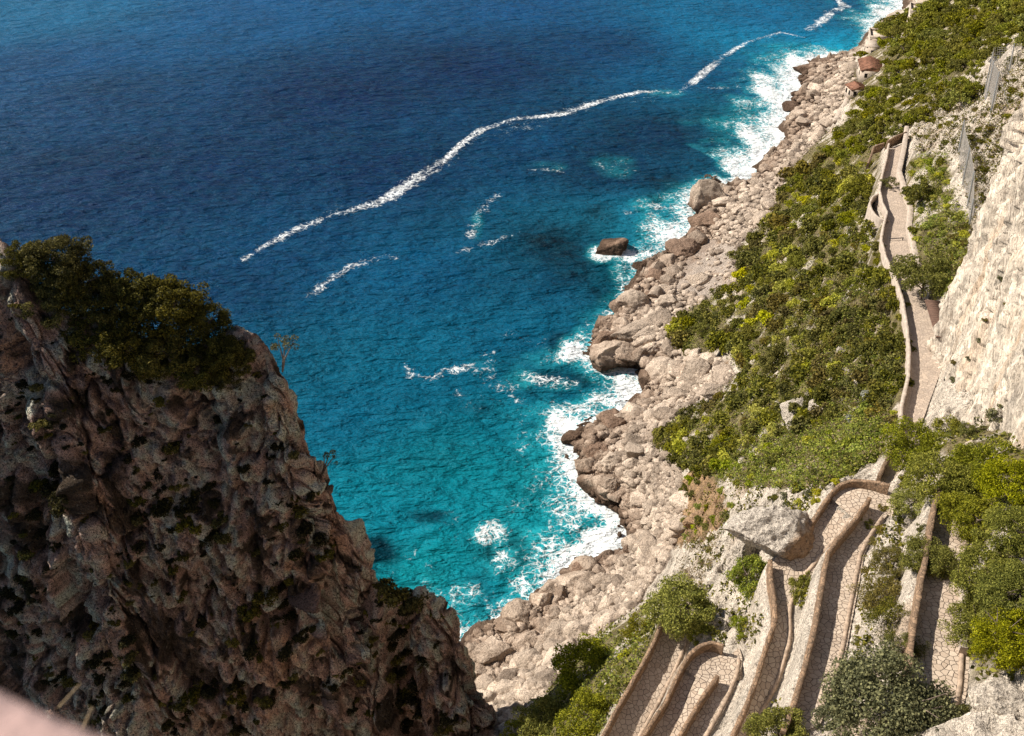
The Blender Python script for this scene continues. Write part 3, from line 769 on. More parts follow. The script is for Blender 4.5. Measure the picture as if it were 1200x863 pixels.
#--SEA--
sx = np.r_[-9000, -5000, -3000, -2000, -1400, -1000, -700, -500, np.arange(-400, -100, 3.0), np.arange(-100, 190, .6), np.arange(190, 420, 4), 500, 700, 1000, 2000, 4000, 9000]
sy = np.r_[-800, -200, -50, np.arange(20, 85, 2.5), np.arange(85, 330, .6), np.arange(330, 520, 1.2), np.arange(520, 1000, 8), 1100, 1300, 1600, 2000, 3000, 5000, 9000, 15000]
SX, SY = np.meshgrid(sx, sy); X, Y = SX.ravel(), SY.ravel()
def lin(c): 
    c = np.array(c) / 255.0
    return np.where(c < .04045, c / 12.92, ((c + .055) / 1.055) ** 2.4)
SEAC = [(-60, 20, 16, 112, 150), (50, 20, 17, 106, 146), (50, 75, 10, 76, 122), (300, 15, 12, 86, 134), (600, 8, 11, 80, 128), (900, 20, 10, 104, 146), (100, 120, 13, 68, 112), (400, 110, 5, 46, 98), (560, 80, 5, 44, 96), (700, 55, 8, 66, 112), (250, 200, 6, 54, 100), (100, 220, 6, 52, 98), (450, 200, 5, 52, 98), (330, 290, 8, 72, 112), (500, 320, 6, 86, 122), (650, 330, 6, 80, 110), (600, 170, 7, 70, 112), (780, 160, 4, 42, 82), (720, 200, 6, 52, 88), (850, 180, 8, 74, 98), (850, 90, 8, 82, 120), (985, 58, 18, 175, 200), (1000, 50, 16, 150, 180), (950, 40, 10, 104, 146), (1000, 20, 8, 70, 105), (720, 320, 8, 80, 92), (660, 300, 6, 60, 82), (500, 450, 5, 100, 126), (400, 480, 5, 96, 122), (550, 550, 8, 132, 142), (450, 600, 9, 126, 140), (640, 560, 12, 146, 152), (600, 500, 7, 116, 132), (500, 680, 14, 146, 150), (640, 670, 18, 156, 156), (590, 400, 6, 92, 120), (650, 450, 6, 94, 116), (560, 700, 10, 120, 135), (690, 470, 6, 90, 108), (790, 260, 30, 130, 150), (755, 290, 25, 120, 140), (880, 150, 8, 96, 110), (250, 330, 8, 66, 106)]
q = np.array([U(a, b, 0)[:2] for a, b, *_ in SEAC]); cc = np.array([lin(c[2:]) for c in SEAC])
# look-up in compressed coordinates so that far samples stay local
def comp(x, y):
    r = np.hypot(x, y); a = np.arctan2(x, y); return np.stack([a * 160, 160 * np.log(np.maximum(r, 20) / 100)], -1)
qc = comp(q[:, 0], q[:, 1]); pc = comp(X, Y); pc[:, 0] = np.clip(pc[:, 0], -110, 80); pc[:, 1] = np.clip(pc[:, 1], -40, 300)
num = 0; den = 0
for i in range(len(qc)):
    wgt = 1 / (((pc - qc[i]) ** 2).sum(1) + 30) ** 1.5
    num = num + wgt[:, None] * cc[i]; den = den + wgt
wcol = num / den[:, None]
P3 = np.stack([X, Y, 0 * X], 1)
m0 = fbm(P3 / 30.0, 3)
wcol *= np.clip(1 + .3 * m0, .6, 1.5)[:, None] * np.array([.45, .66, .74]) * (1 - .32 * sstep(.10, .035, wcol[:, 1]))[:, None]
# sunken rocks show dark, sandy bottom bright
def blob(px, py, rx, ry, X, Y):
    c = U(px, py, 0); s = mpx(c); dy = ry * s / math.sin(math.atan2(CAMZ, c[1])); dx = rx * s
    return np.exp(-(((X - c[0]) / dx) ** 2 + ((Y - c[1]) / dy) ** 2) ** 1.3)
nz = np.clip(.8 + 1.1 * fbm(P3 / 4.0 + 4, 4), 0, 1.5)
for (px, py, rx, ry, s) in [(500, 605, 26, 10, .55), (440, 650, 26, 22, .7), (590, 645, 26, 22, .6), (640, 280, 30, 18, .45), (690, 270, 18, 10, .3), (680, 300, 40, 20, .3), (625, 575, 22, 16, .35), (660, 400, 26, 12, .4), (640, 445, 40, 14, .35), (710, 345, 22, 12, .4), (700, 445, 30, 10, .5), (770, 235, 20, 14, .4), (420, 690, 18, 14, .5), (560, 480, 20, 8, .25), (700, 250, 22, 10, .3), (560, 690, 18, 16, .35), (735, 320, 26, 16, .4), (665, 325, 30, 14, .35), (640, 500, 22, 14, .3), (615, 655, 24, 18, .4), (780, 215, 24, 14, .4)]:
    wcol *= 1 - np.clip(blob(px, py, rx, ry, X, Y) * s * 1.9 * nz, 0, .93)[:, None] * np.array([1, .93, .9])
ds, at = seg_dist(X, Y, shore[:, :2])
# foam coverage: width and strength vary along the shore
def foam_w(v):   # (strength, width m) per shoreline vertex, by photo position
    x, y = SHORE[int(round(v))]
    return v
FS = []
for (x, y) in SHORE:
    s, wd = .55, 2.2
    if y > 640 and x < 640: s, wd = .62, 5
    if 640 <= x <= 745 and 575 < y < 665: s, wd = 1.0, 8
    if 655 <= x <= 765 and 405 < y < 575: s, wd = .95, 6
    if 690 <= x < 760 and 300 < y <= 405: s, wd = .6, 3.5
    if 745 <= x < 820 and 228 < y <= 300: s, wd = .8, 7
    if x >= 840 and 60 < y < 222: s, wd = 1.0, 11
    if x > 1020 and y < 30: s, wd = .9, 12
    FS.append((s, wd))
FS = np.array(FS); ii = np.clip(at, 0, len(SHORE) - 1.001); i0 = ii.astype(int); fr = ii - i0
fsr = FS[i0, 0] * (1 - fr) + FS[i0 + 1, 0] * fr; fwd = FS[i0, 1] * (1 - fr) + FS[i0 + 1, 1] * fr
nf = fbm(P3 / 9.0 + 7, 4)
foam = fsr * np.exp(-(np.maximum(ds, 0) / (1.25 * fwd * (1 + .9 * nf) + .3)) ** 1.0)
land = np.zeros(len(X), bool)
for (px, py, rx, ry, s) in [(705, 632, 34, 26, 1.15), (672, 612, 20, 20, .8), (690, 600, 14, 22, .8), (575, 628, 24, 22, .75), (582, 655, 34, 24, .62), (610, 690, 22, 26, .55), (625, 572, 22, 16, .42), (655, 500, 22, 20, .85), (665, 545, 16, 28, .75), (700, 478, 40, 18, .8), (740, 455, 26, 22, .9), (674, 412, 22, 20, .85), (690, 430, 24, 14, .6), (610, 445, 34, 16, .42), (660, 452, 34, 10, .42), (640, 640, 24, 12, .5), (770, 270, 28, 26, .62), (790, 275, 20, 18, .8), (735, 300, 26, 12, .62), (705, 298, 20, 12, .7), (725, 320, 14, 14, .6), (755, 240, 22, 12, .42), (720, 195, 40, 16, .34), (640, 195, 30, 8, .30), (560, 260, 10, 24, .36), (905, 110, 22, 34, .9), (880, 160, 22, 22, .8), (860, 195, 20, 14, .9), (940, 75, 22, 16, .9), (895, 175, 22, 22, 1.0), (915, 150, 14, 24, 1.0), (1040, 15, 22, 14, .8), (720, 470, 46, 14, .8), (650, 490, 16, 14, .8), (668, 525, 14, 20, .7), (680, 560, 20, 22, .75), (670, 600, 26, 20, .5), (680, 395, 14, 16, .6), (660, 420, 18, 14, .5), (545, 700, 30, 26, .55), (530, 725, 30, 22, .6), (590, 710, 18, 12, .6), (500, 690, 30, 26, .36), (560, 680, 60, 40, .22), (780, 110, 30, 8, .32), (860, 100, 26, 8, .34), (580, 430, 60, 20, .25), (615, 625, 20, 14, .4)]:
    foam = np.maximum(foam, s * blob(px, py, rx, ry, X, Y) * np.clip(1 + .7 * nf, .3, 1.5))
foam0 = foam.copy()
def streak(pts, wm, s):
    global foam
    L = np.array([U(a, b, 0) for a, b in pts]); d, at = seg_dist(X, Y, L[:, :2])
    k = at / (len(pts) - 1); n1 = fbm(np.stack([k * 9 + wm, d * .3, 0 * d], 1), 3)
    n2 = perlin(P3 / 13.0 + wm)
    wv = wm * (1 + .9 * n1) * np.interp(k, [0, .04, .2, .5, .85, 1], [.5, 1, .9, 1.1, 1.0, .9])
    foam = np.maximum(foam, s * np.clip(.95 + .8 * n2 + .5 * n1, .76, 1.2) * np.exp(-(d / np.maximum(wv, .3)) ** 2))
streak([(285, 304), (310, 288), (350, 268), (390, 252), (430, 241), (447, 236), (465, 226), (490, 208), (510, 196), (525, 184), (545, 165), (565, 152), (600, 140), (640, 136), (660, 134), (690, 123), (720, 114), (750, 108), (770, 107), (795, 110), (808, 100), (825, 85), (850, 65), (875, 50), (900, 42), (915, 38), (942, 44)], 1.8, .62)
streak([(425, 243), (447, 236), (470, 222), (490, 208), (510, 196), (530, 180)], 3.4, .6)
streak([(380, 250), (447, 232), (490, 214), (525, 196), (560, 168), (620, 146), (700, 128), (770, 112)], 7.5, .27)
streak([(285, 304), (350, 268), (447, 236), (510, 196), (565, 152), (640, 136), (720, 114), (795, 108), (850, 65), (915, 38)], 3.6, .34)
streak([(948, 36), (962, 26), (976, 14), (990, 8), (982, 0)], 3.4, .6)
streak([(360, 350), (385, 330), (410, 314), (440, 302), (455, 300), (464, 302)], 2.0, .5)
streak([(586, 226), (570, 240), (556, 262), (552, 278)], 2.4, .46)
streak([(535, 296), (560, 288), (580, 284), (610, 272)], 1.8, .46)
streak([(617, 200), (640, 198), (660, 202)], 1.3, .5)
streak([(476, 428), (484, 440), (505, 443), (525, 436), (548, 430), (566, 440), (580, 452), (598, 458)], 2.0, .48)
streak([(556, 412), (580, 414), (570, 436), (588, 456), (606, 470)], 2.0, .42)
streak([(534, 455), (540, 470)], 1.3, .6)
streak([(612, 440), (640, 448), (680, 450)], 3.0, .48)
streak([(800, 98), (840, 104), (880, 100)], 1.6, .45)
streak([(700, 190), (715, 205), (745, 200)], 1.4, .45)
streak([(735, 250), (760, 240), (790, 246)], 3.0, .48)
streak([(500, 520), (540, 500), (560, 470), (600, 480), (640, 470)], 5, .25); streak([(480, 660), (520, 640), (540, 600), (580, 590), (620, 600)], 6, .27); streak([(590, 390), (630, 400), (660, 420)], 4, .28)
near = np.exp(-(((X - U(520, 560, 0)[0]) / 34) ** 2 + ((Y - U(520, 560, 0)[1]) / 42) ** 2) ** 2)
foam = np.maximum(foam, .175 * near); foam = np.maximum(foam, .06)
aer = np.clip(foam, 0, 1)
tq = sstep(.12, .6, foam0)[:, None] * .75
wcol = wcol * (1 - tq) + np.array([.016, .29, .34]) * tq
t = NT('sea water'); P = t.pos()
nz1 = t.noise(P, .30, 7, .66, .8); nz2 = t.noise(P, 1.4, 5, .62, .5)
wv = t.n('ShaderNodeTexNoise'); wv.inputs['Scale'].default_value = .5; wv.inputs['Detail'].default_value = 4; t.l(P, wv.inputs['Vector'])
ad = t.n('ShaderNodeVectorMath', operation='MULTIPLY_ADD'); t.l(wv.outputs['Color'], ad.inputs[0]); ad.inputs[1].default_value = (2.6, 2.6, 0); t.l(P, ad.inputs[2])
lace = t.vor(ad.outputs[0], .62, 'DISTANCE_TO_EDGE', '2D').outputs['Distance']
lace2 = t.vor(ad.outputs[0], 1.6, 'DISTANCE_TO_EDGE', '2D').outputs['Distance']
lc = t.math('MAXIMUM', t.ramp(lace, 0, .28, 1, 0), t.math('MULTIPLY', t.ramp(lace2, 0, .25, 1, 0), .8))
n = t.math('ADD', t.math('MULTIPLY', lc, .34), t.math('MULTIPLY_ADD', nz1, .95, -.10))
n = t.math('ADD', n, t.math('MULTIPLY_ADD', nz2, .55, -.34))
fa = t.attr('foam').outputs['Fac']
th = t.math('SUBTRACT', 1.06, fa)
fm = t.math('MULTIPLY', t.ramp(n, t.math('SUBTRACT', th, .10), t.math('ADD', th, .26)), .94)
swell = t.noise(t.pos((.5, 1, 1), (0, 0, math.radians(8))), .16, 4, .55); chop = t.noise(t.pos((.45, 1, 1), (0, 0, math.radians(12))), .55, 5, .6, .3); rip = t.noise(P, 2.2, 4, .6)
wc = t.attr('tone').outputs['Color']
wc = t.mix(t.ramp(nz1, .35, .7, 0, .18), wc, (.01, .12, .18))
col = t.mix(fm, wc, (.82, .84, .84))
nb = t.bump(swell, 1.0, 4.6); nb = t.bump(chop, 1.0, 2.2, nb); nb = t.bump(rip, .6, .2, nb); nb = t.bump(fm, .25, .25, nb)
M['sea'] = t.done(col, t.math('MULTIPLY_ADD', fm, .5, .26), nb, .05); t.b.inputs['IOR'].default_value = 1.33
zs = .25 * fbm(P3 / 7.0 + 3, 3) * (np.hypot(X, Y) < 900)
sea = link('sea', mesh('sea', np.stack([X, Y, zs], 1), grid_faces(len(sy), len(sx)), M['sea'], True, {'tone': wcol, 'foam': aer}))
tag(sea, 'deep blue and turquoise sea with white foam along the rocks', 'sea', kind='structure')
#--ROCKS--
def ico(sub):
    import bmesh
    b = bmesh.new(); bmesh.ops.create_icosphere(b, subdivisions=sub, radius=1.0)
    V = np.array([v.co[:] for v in b.verts]); Fc = np.array([[v.index for v in f.verts] for f in b.faces]); b.free()
    return V, Fc
def rock_shape(sub, seed, cuts=18, rough=.07, flat=.75):
    """a boulder: a ball cut by random planes, then roughened"""
    V, Fc = ico(sub); r = np.random.default_rng(seed)
    for i in range(cuts):
        nrm = r.normal(size=3); nrm /= np.linalg.norm(nrm); d = r.uniform(.48, .84)
        h = V @ nrm - d; V = V - np.maximum(h, 0)[:, None] * nrm * .97
    V = V - .5 * (V.max(0) + V.min(0)); V /= np.abs(V).max(0)
    V *= np.array([r.uniform(.9, 1.15), r.uniform(.8, 1.05), flat * r.uniform(.85, 1.1)])
    n = V / (np.linalg.norm(V, axis=1)[:, None] + 1e-9)
    V = V + n * (rough * fbm(V * 1.8 + seed * 3.1, 4) + .4 * rough * ridged(V * 3.4 + seed, 2))[:, None]
    return V, Fc
protoB = [mesh('boulder', *rock_shape(4, 20 + i, 10 + i), M['boulder'], True) for i in range(9)]
def put(name, me, loc, sc, rz=None, tilt=.3):
    o = link(name, me, None, loc); s = sc if hasattr(sc, '__len__') else (sc,) * 3
    o.scale = s; o.rotation_euler = (random.uniform(-tilt, tilt), random.uniform(-tilt, tilt), random.uniform(0, 6.28) if rz is None else rz)
    return o

def big_rock(px, py, wpx, hpx, label, mat='boulder', seed=1, sub=5, rz=0.0, tilt=(0, 0), z=None, deep=1.0, rough=.14, cuts=20, lift=0, flat=.9):
    p = pick(px, py + hpx * .2) if z is None else U(px, py + hpx * .2, z)
    if p[2] < 0: p = U(px, py + hpx * .2, .2)
    s = mpx(p)
    V, Fc = rock_shape(sub, 300 + seed, cuts, rough, flat)
    o = link('rock', mesh('rock', V, Fc, M[mat], True), None, (p[0], p[1] + .35 * wpx * s * deep * 0, p[2] + lift))
    o.scale = (wpx * s * .5, wpx * s * .5 * deep, hpx * s * .5); o.rotation_euler = (tilt[0], tilt[1], rz)
    return tag(o, label, 'rock')
big_rock(832, 224, 50, 48, 'huge round boulder standing at the waterline beside the white surf', seed=1, deep=.9, rough=.14, flat=1)
big_rock(826, 256, 38, 28, 'broad brown rock just below the huge round boulder', 'brown_rock', 2)
big_rock(717, 286, 36, 25, 'brown sea rock standing alone in the water off the shore', 'brown_rock', 3, z=.3)
big_rock(752, 308, 20, 19, 'small dark brown rock in the surf next to the lone sea rock', 'brown_rock', 4, z=.5)
big_rock(770, 320, 28, 24, 'dark brown rock joined to the shore behind the pale dome', 'brown_rock', 5)
big_rock(800, 288, 40, 22, 'brown wave-washed ledge under the pale smooth slab', 'brown_rock', 6)
big_rock(815, 272, 24, 20, 'angular brown rock between the ledge and the huge round boulder', 'brown_rock', 7)
big_rock(742, 350, 38, 32, 'pale dome shaped rock standing in the water', 'boulder', 8, rough=.10, cuts=7, flat=1)
big_rock(715, 405, 46, 34, 'blunt brown seaward end of the rock headland above the foam', 'boulder', 9, rz=.5)
big_rock(745, 385, 62, 30, 'long tilted slab on the crest of the rock headland', 'boulder', 10, rz=.35, tilt=(0, -.12), deep=.6)
big_rock(772, 372, 34, 24, 'lichen yellowed block at the root of the rock headland', 'boulder', 11, rz=.4)
big_rock(740, 408, 40, 26, 'layered block in the middle of the rock headland', 'boulder', 12, rz=.3)
big_rock(782, 432, 48, 32, 'large pale rounded boulder above the foaming inlet', 'boulder', 13, rough=.12)
big_rock(823, 430, 42, 56, 'tall tilted pale boulder beside the green bushes above the inlet', 'boulder', 14, rz=.5, tilt=(.1, .35))
big_rock(747, 467, 20, 20, 'dark round boulder sitting in the white foam of the inlet', 'brown_rock', 15, z=.4, rough=.08, cuts=6)
big_rock(722, 490, 34, 18, 'flat brown ledge at the inner edge of the foaming inlet', 'brown_rock', 16, rz=.4)
big_rock(673, 508, 26, 20, 'dark brown tip of the low rocky point', 'brown_rock', 17)
big_rock(720, 535, 36, 26, 'pale angular block on the low rocky point', 'boulder', 18)
big_rock(575, 760, 46, 30, 'broad grey boulder on the shore beside the dark crag', 'boulder', 19)
big_rock(612, 715, 40, 34, 'brown rock ridge at the water near the lower end of the beach', 'boulder', 20, rz=.7)
big_rock(636, 700, 34, 34, 'brown hump of rock above the turquoise cove', 'boulder', 21)
big_rock(622, 748, 44, 30, 'grooved pale outcrop on the lower beach', 'boulder', 22, rz=.6)
big_rock(655, 742, 40, 26, 'grooved pale slab beside the lower beach pebbles', 'boulder', 23, rz=.5)
big_rock(706, 678, 28, 25, 'round pale boulder in the middle of the pebble beach', 'boulder', 24, rough=.08, cuts=7)
big_rock(690, 664, 34, 18, 'brown shore ledge beside the brightest foam', 'brown_rock', 25)
big_rock(740, 640, 20, 30, 'brown shore rock at the head of the foaming cove', 'brown_rock', 26)
big_rock(817, 607, 30, 26, 'ochre boulder on the orange scree', 'orange_rock', 27, rz=.5)
_b = big_rock(904, 616, 84, 60, 'big overhanging boulder with ochre underside beside the path', 'pale_rock', 28, sub=6, rz=.1, z=59.6, deep=.8, rough=.2, cuts=6, tilt=(0, .08), flat=1)
_me = _b.data; _me.materials.clear(); _me.materials.append(M['terrain'])
_n = np.zeros(len(_me.vertices) * 3); _me.vertices.foreach_get('normal', _n); _n = _n.reshape(-1, 3); _v = np.zeros(len(_n) * 3); _me.vertices.foreach_get('co', _v); _v = _v.reshape(-1, 3)
_k = sstep(.2, .62, .55 * _v[:, 0] - .55 * _v[:, 1] - .3 * _v[:, 2] + .15 * _n[:, 0] + .25 * fbm(_v * 2.5, 3))[:, None]     # iron stain below the overhang
_t = np.array([.66, .58, .49]) * (1 - _k) + np.array([.44, .29, .18]) * _k
_a = _me.attributes.new('tone', 'FLOAT_COLOR', 'POINT'); _a.data.foreach_set('color', np.concatenate([_t, np.ones((len(_t), 1))], 1).astype(np.float32).ravel())
big_rock(872, 640, 46, 70, 'pale buttress below the big overhanging boulder', 'pale_rock', 29, sub=6, rz=.6, deep=.7, rough=.2)
big_rock(938, 478, 46, 30, 'pale outcrop poking out of the dark shrubs in mid slope', 'pale_rock', 30)
big_rock(962, 474, 26, 20, 'white rock next to the pale outcrop in mid slope', 'pale_rock', 31)
big_rock(1178, 815, 66, 56, 'bright white rock at the bottom right corner', 'pale_rock', 32, sub=6, rough=.2)
big_rock(910, 185, 20, 14, 'dark rock half awash in the surf of the far beach', 'brown_rock', 33, z=.3)
big_rock(932, 124, 26, 12, 'brown rocks reaching into the surf of the far beach', 'brown_rock', 34, z=.4)
big_rock(945, 80, 26, 14, 'dark brown rock at the far end of the pebble beach', 'brown_rock', 35, z=.8)
big_rock(1068, 10, 20, 12, 'brown rock at the water under the farthest terrace', 'brown_rock', 36, z=.6)
big_rock(880, 690, 50, 80, 'white grooved rock face under the bush by the long curved parapet', 'pale_rock', 37, sub=6, deep=.5, z=48, rough=.2)

def outcrops():
    r = random.Random(3)
    spots = [(710, 395, 40, 26), (730, 415, 34, 22), (760, 388, 36, 20), (765, 405, 30, 22), (790, 405, 28, 20), (760, 350, 26, 18), (785, 350, 30, 18), (700, 525, 34, 24), (690, 545, 28, 20), (745, 520, 30, 20), (720, 565, 30, 22), (760, 548, 26, 18), (745, 590, 24, 18), (775, 480, 34, 20), (800, 462, 40, 20), (840, 455, 36, 22), (750, 500, 26, 16), (760, 625, 24, 18), (690, 700, 26, 18), (650, 720, 30, 20), (600, 745, 30, 20), (850, 235, 26, 18), (865, 245, 22, 16), (845, 262, 22, 14), (890, 215, 20, 12), (560, 790, 30, 24), (590, 800, 26, 18)]
    nm = ['jagged', 'wedge shaped', 'flat topped', 'cracked', 'slab like', 'leaning', 'blunt', 'stepped', 'ridged', 'hump backed']
    pl = lambda y: 'near the huge round boulder' if y < 280 else ('on the rock headland' if y < 420 else ('behind the foaming inlet' if y < 510 else ('on the low rocky point' if y < 640 else 'on the lower beach')))
    for i, (x, y, w_, h_) in enumerate(spots):
        q = pick(x, y); mk = 'brown_rock' if q is not None and q[2] < 3.5 and r.random() < .6 else 'boulder'
        big_rock(x, y, w_ * r.uniform(.9, 1.25), h_ * r.uniform(.9, 1.2), f'{nm[i % 10]} {"brown" if mk == "brown_rock" else "pale"} outcrop {pl(y)}', mk, 50 + i, 5, r.uniform(-.4, .9), (r.uniform(-.25, .25), r.uniform(-.35, .35)), None, r.uniform(.55, .9), .17, 26)
outcrops()
# boulders on the beach, the largest as single things
def scatter(poly, n, seed):
    r = np.random.default_rng(seed); a = np.array(poly); mn, mx = a.min(0), a.max(0); out = []
    while len(out) < n:
        q = r.uniform(mn, mx, (n * 3, 2)); q = q[inpoly(q[:, 0], q[:, 1], poly)]
        out += list(q)
    return out[:n]
ZONES = [('near the dark crag', lambda x, y: y > 720), ('on the pebble beach by the brightest foam', lambda x, y: 600 < y <= 720), ('on the low rocky point', lambda x, y: 480 < y <= 600), ('around the foaming inlet', lambda x, y: 390 < y <= 480), ('below the pale smooth slab', lambda x, y: 280 < y <= 390), ('beside the huge round boulder', lambda x, y: 190 < y <= 280), ('on the far pebble beach', lambda x, y: y <= 190)]
def zone(x, y):
    for nme, f in ZONES:
        if f(x, y): return nme
def slope_rocks():
    r = random.Random(9)
    for i, (x, y) in enumerate(scatter([(870, 300), (1030, 280), (1050, 480), (1000, 550), (880, 565), (790, 510), (840, 400)], 34, 19)):
        p = pick(x, y); rad = r.uniform(3, 8) * mpx(p)
        o = link('slope_rock', mesh('slope_rock', *rock_shape(4, 700 + i, 16, .12), M['pale_rock'], True), None, tuple(p)); o.scale = (rad, rad * r.uniform(.7, 1), rad * r.uniform(.6, .9)); o.rotation_euler = (0, 0, r.uniform(0, 6))
        z = 'in the upper part of the overgrown slope' if y < 400 else 'in the lower part of the overgrown slope'
        tag(o, f'pale rock jutting out between the shrubs {z}', 'rock', f'pale rocks {z}')
slope_rocks()
rr = random.Random(5); cand = []
for (x, y) in scatter(BEACH, 900, 8):
    if inpoly(np.array([x]), np.array([y]), SLAB)[0] and rr.random() < .93: continue
    p = pick(x, y)
    if p is None or p[2] < -.2: continue
    rad = min(.48 * rr.paretovariate(1.9), 2.2) * (1 + .0016 * max(0, p[1] - 110))
    cand.append((rad / mpx(p), rad, p, x, y))
cand.sort(key=lambda c: -c[0])
for sz, rad, p, x, y in cand[:285]:
    bz = zone(x, y); big = 'large' if rad > 1.3 else 'smaller'
    o = put('boulder', rr.choice(protoB), (p[0], p[1], p[2] + .12 * rad), (rad * rr.uniform(.9, 1.3), rad, rad * rr.uniform(.8, 1.05)))
    tag(o, f'{big} pale limestone boulder lying {bz}', 'boulder', f'{big} boulders {bz}')
V4, F4 = [], []; nV = 0
protoS = [rock_shape(1, 60 + i, 6, .08) for i in range(10)]
pts = [c[2] for c in cand[285:]] + [pick(x, y) for (x, y) in scatter(BEACH, 21000, 21)]
for p in pts:
    if p is None or p[2] < .1: continue
    px, py, _ = project(p[None])
    if inpoly(px, py, SLAB)[0] and rr.random() < .9: continue
    V, Fc = rr.choice(protoS); a = rr.uniform(0, 6.28); c_, s_ = math.cos(a), math.sin(a)
    rad = min(.19 * rr.paretovariate(1.9), .85) * (1 + .003 * max(0, p[1] - 110))
    q = (V * np.array([rr.uniform(.8, 1.3), 1, rr.uniform(.7, 1)]) * rad) @ np.array([[c_, s_, 0], [-s_, c_, 0], [0, 0, 1]]) + p + np.array([0, 0, rad * .2])
    V4.append(q); F4.append(Fc + nV); nV += len(V)
o = link('rubble', mesh('rubble', np.concatenate(V4), np.concatenate(F4), M['boulder'], False))
tag(o, 'small pale stones covering the whole beach', 'rubble', kind='stuff')
#--PLANTS--
def leafcloud(C_, Nrm, size, asp, r, spread=.9):
    """one quad leaf per centre, roughly facing along Nrm"""
    n = len(C_)
    d = Nrm + spread * r.normal(size=(n, 3)); d /= np.linalg.norm(d, axis=1)[:, None] + 1e-9
    a = np.cross(d, r.normal(size=(n, 3))); a /= np.linalg.norm(a, axis=1)[:, None] + 1e-9
    b = np.cross(d, a); s = size * r.uniform(.6, 1.4, n)[:, None]
    a = a * s; b = b * s * asp
    V = np.stack([C_ - a - b * .6, C_ + a * .2 - b, C_ + a + b * .5, C_ - a * .3 + b], 1).reshape(-1, 3)
    return V, np.arange(n * 4).reshape(n, 4)
def puffs(centres, radii, per, size, asp, seed, up=.4, squash=.8):
    r = np.random.default_rng(seed); CC, NN = [], []
    for c, rad in zip(centres, radii):
        n = int(per * (rad / np.mean(radii)) ** 2) + 6
        d = r.normal(size=(n, 3)); d[:, 2] += up; d /= np.linalg.norm(d, axis=1)[:, None]
        rr_ = rad * r.uniform(.45, 1.06, n) ** .6
        q = d * rr_[:, None] * np.array([1, 1, squash])
        CC.append(c + q); NN.append(d)
    return leafcloud(np.concatenate(CC), np.concatenate(NN), size, asp, r)
def crown_pts(kind, r, n):
    """puff centres for a crown of about unit radius"""
    P = []
    while len(P) < n:
        q = r.uniform(-1, 1, 3); 
        if kind == 'dome':
            if q[2] < -.15: continue
            if not .45 < np.linalg.norm(q / np.array([1, 1, .75])) < .95: continue
            q[2] *= .75
        elif kind == 'cone':
            q[2] = r.uniform(0, 1.7); rad = (1.75 - q[2]) / 1.75
            if not .35 * rad < np.hypot(q[0], q[1]) < rad * .8: continue
        elif kind == 'flat':
            q[2] *= .32
            if np.hypot(q[0], q[1]) > .95: continue
        else:
            if np.linalg.norm(q) > .95 or np.linalg.norm(q) < .4 or q[2] < -.5: continue
            q[2] *= .9
        P.append(q)
    P = np.array(P)
    lob = np.array([perlin(P * 1.6 + r.uniform(0, 50))]).T
    return P * (1 + .75 * lob)
CROWN = {}
def crown(kind, mat, var, n=70, per=110, size=.035, asp=.5, pr=(.13, .24)):
    key = (kind, mat, var, n)
    if key not in CROWN:
        r = np.random.default_rng(abs(hash((kind, mat))) % 1 + 900 + var * 31 + n)
        P = crown_pts(kind, r, n); R = r.uniform(pr[0], pr[1], n)
        V, Fq = puffs(P, R, per, size, asp, 70 + var)
        CROWN[key] = mesh('crown', V, Fq, M[mat])
    return CROWN[key]
TRUNK = {}
def trunk(var, lean=.15, h=1.0, limbs=6, rad=.055):
    key = (var, h, limbs)
    if key not in TRUNK:
        r = np.random.default_rng(400 + var); mb = MB()
        top = np.array([r.normal() * lean, r.normal() * lean, h])
        k = np.linspace(0, 1, 7)[:, None]; pts = k * top + .05 * np.sin(k * 5 + var) * np.array([1, .6, 0]) * k
        pts[0, 2] -= .25
        mb.tube(pts, np.linspace(rad, rad * .35, 7), 7)
        for i in range(limbs):
            s = r.uniform(.35, .95); b = top * s; a = r.uniform(0, 6.28)
            e = b + np.array([math.cos(a) * .55, math.sin(a) * .55, r.uniform(.15, .45)])
            m = .5 * (b + e) + r.normal(size=3) * .06
            mb.tube([b, m, e], [rad * .45, rad * .3, rad * .12], 5)
        TRUNK[key] = mb.build('trunk', M['bark'], True)
    return TRUNK[key]
TREEN = [0]
def tree(p, rad, label, cat='tree', kind='dome', mat='pine', var=None, group=None, h=None, name='pine_tree', n=70, per=110, size=.035, asp=.5, squash=1.0, trunk_h=.8, limbs=6):
    """p: ground point; rad: crown radius in metres; h: crown base height in metres"""
    TREEN[0] += 1
    var = TREEN[0] % 4 if var is None else var
    h = trunk_h * rad if h is None else h
    o = thing(name, label, cat, tuple(p), group, random.uniform(0, 6.28))
    c = link('crown', crown(kind, mat, var, n, per, size, asp), o, (0, 0, h)); c.scale = (rad, rad, rad * squash)
    t_ = link('trunk', trunk(var, limbs=limbs), o); t_.scale = (rad * .9, rad * .9, h + rad * .35 * squash)
    return o
def tree_px(px, py, rpx, label, bv=None, zoff=0, **kw):
    """a tree whose crown appears at this photo point: step down from the crown to the ground below"""
    d = ray(px, py); d = d / np.linalg.norm(d)
    hit = pick(px, py, bv)
    if hit is None: return None
    rad = rpx * mpx(hit); h = kw.pop('h', None); h = kw.get('trunk_h', .8) * rad if h is None else h
    k = (h + .3 * rad) / max(-d[2], .15) * .85
    q = hit - d * k                       # crown centre, nearer than the ground hit
    gz = ground(q[0], q[1]) if bv is None else q[2] - h - .3 * rad
    base = np.array([q[0], q[1], gz])
    hh = max(.15 * rad, min(q[2] - .3 * rad - gz, 2.2 * rad))
    rad *= 1 - .9 * k / np.linalg.norm(hit) * 0
    return tree(base - np.array([0, 0, .1]), rad, label, h=hh, **kw)
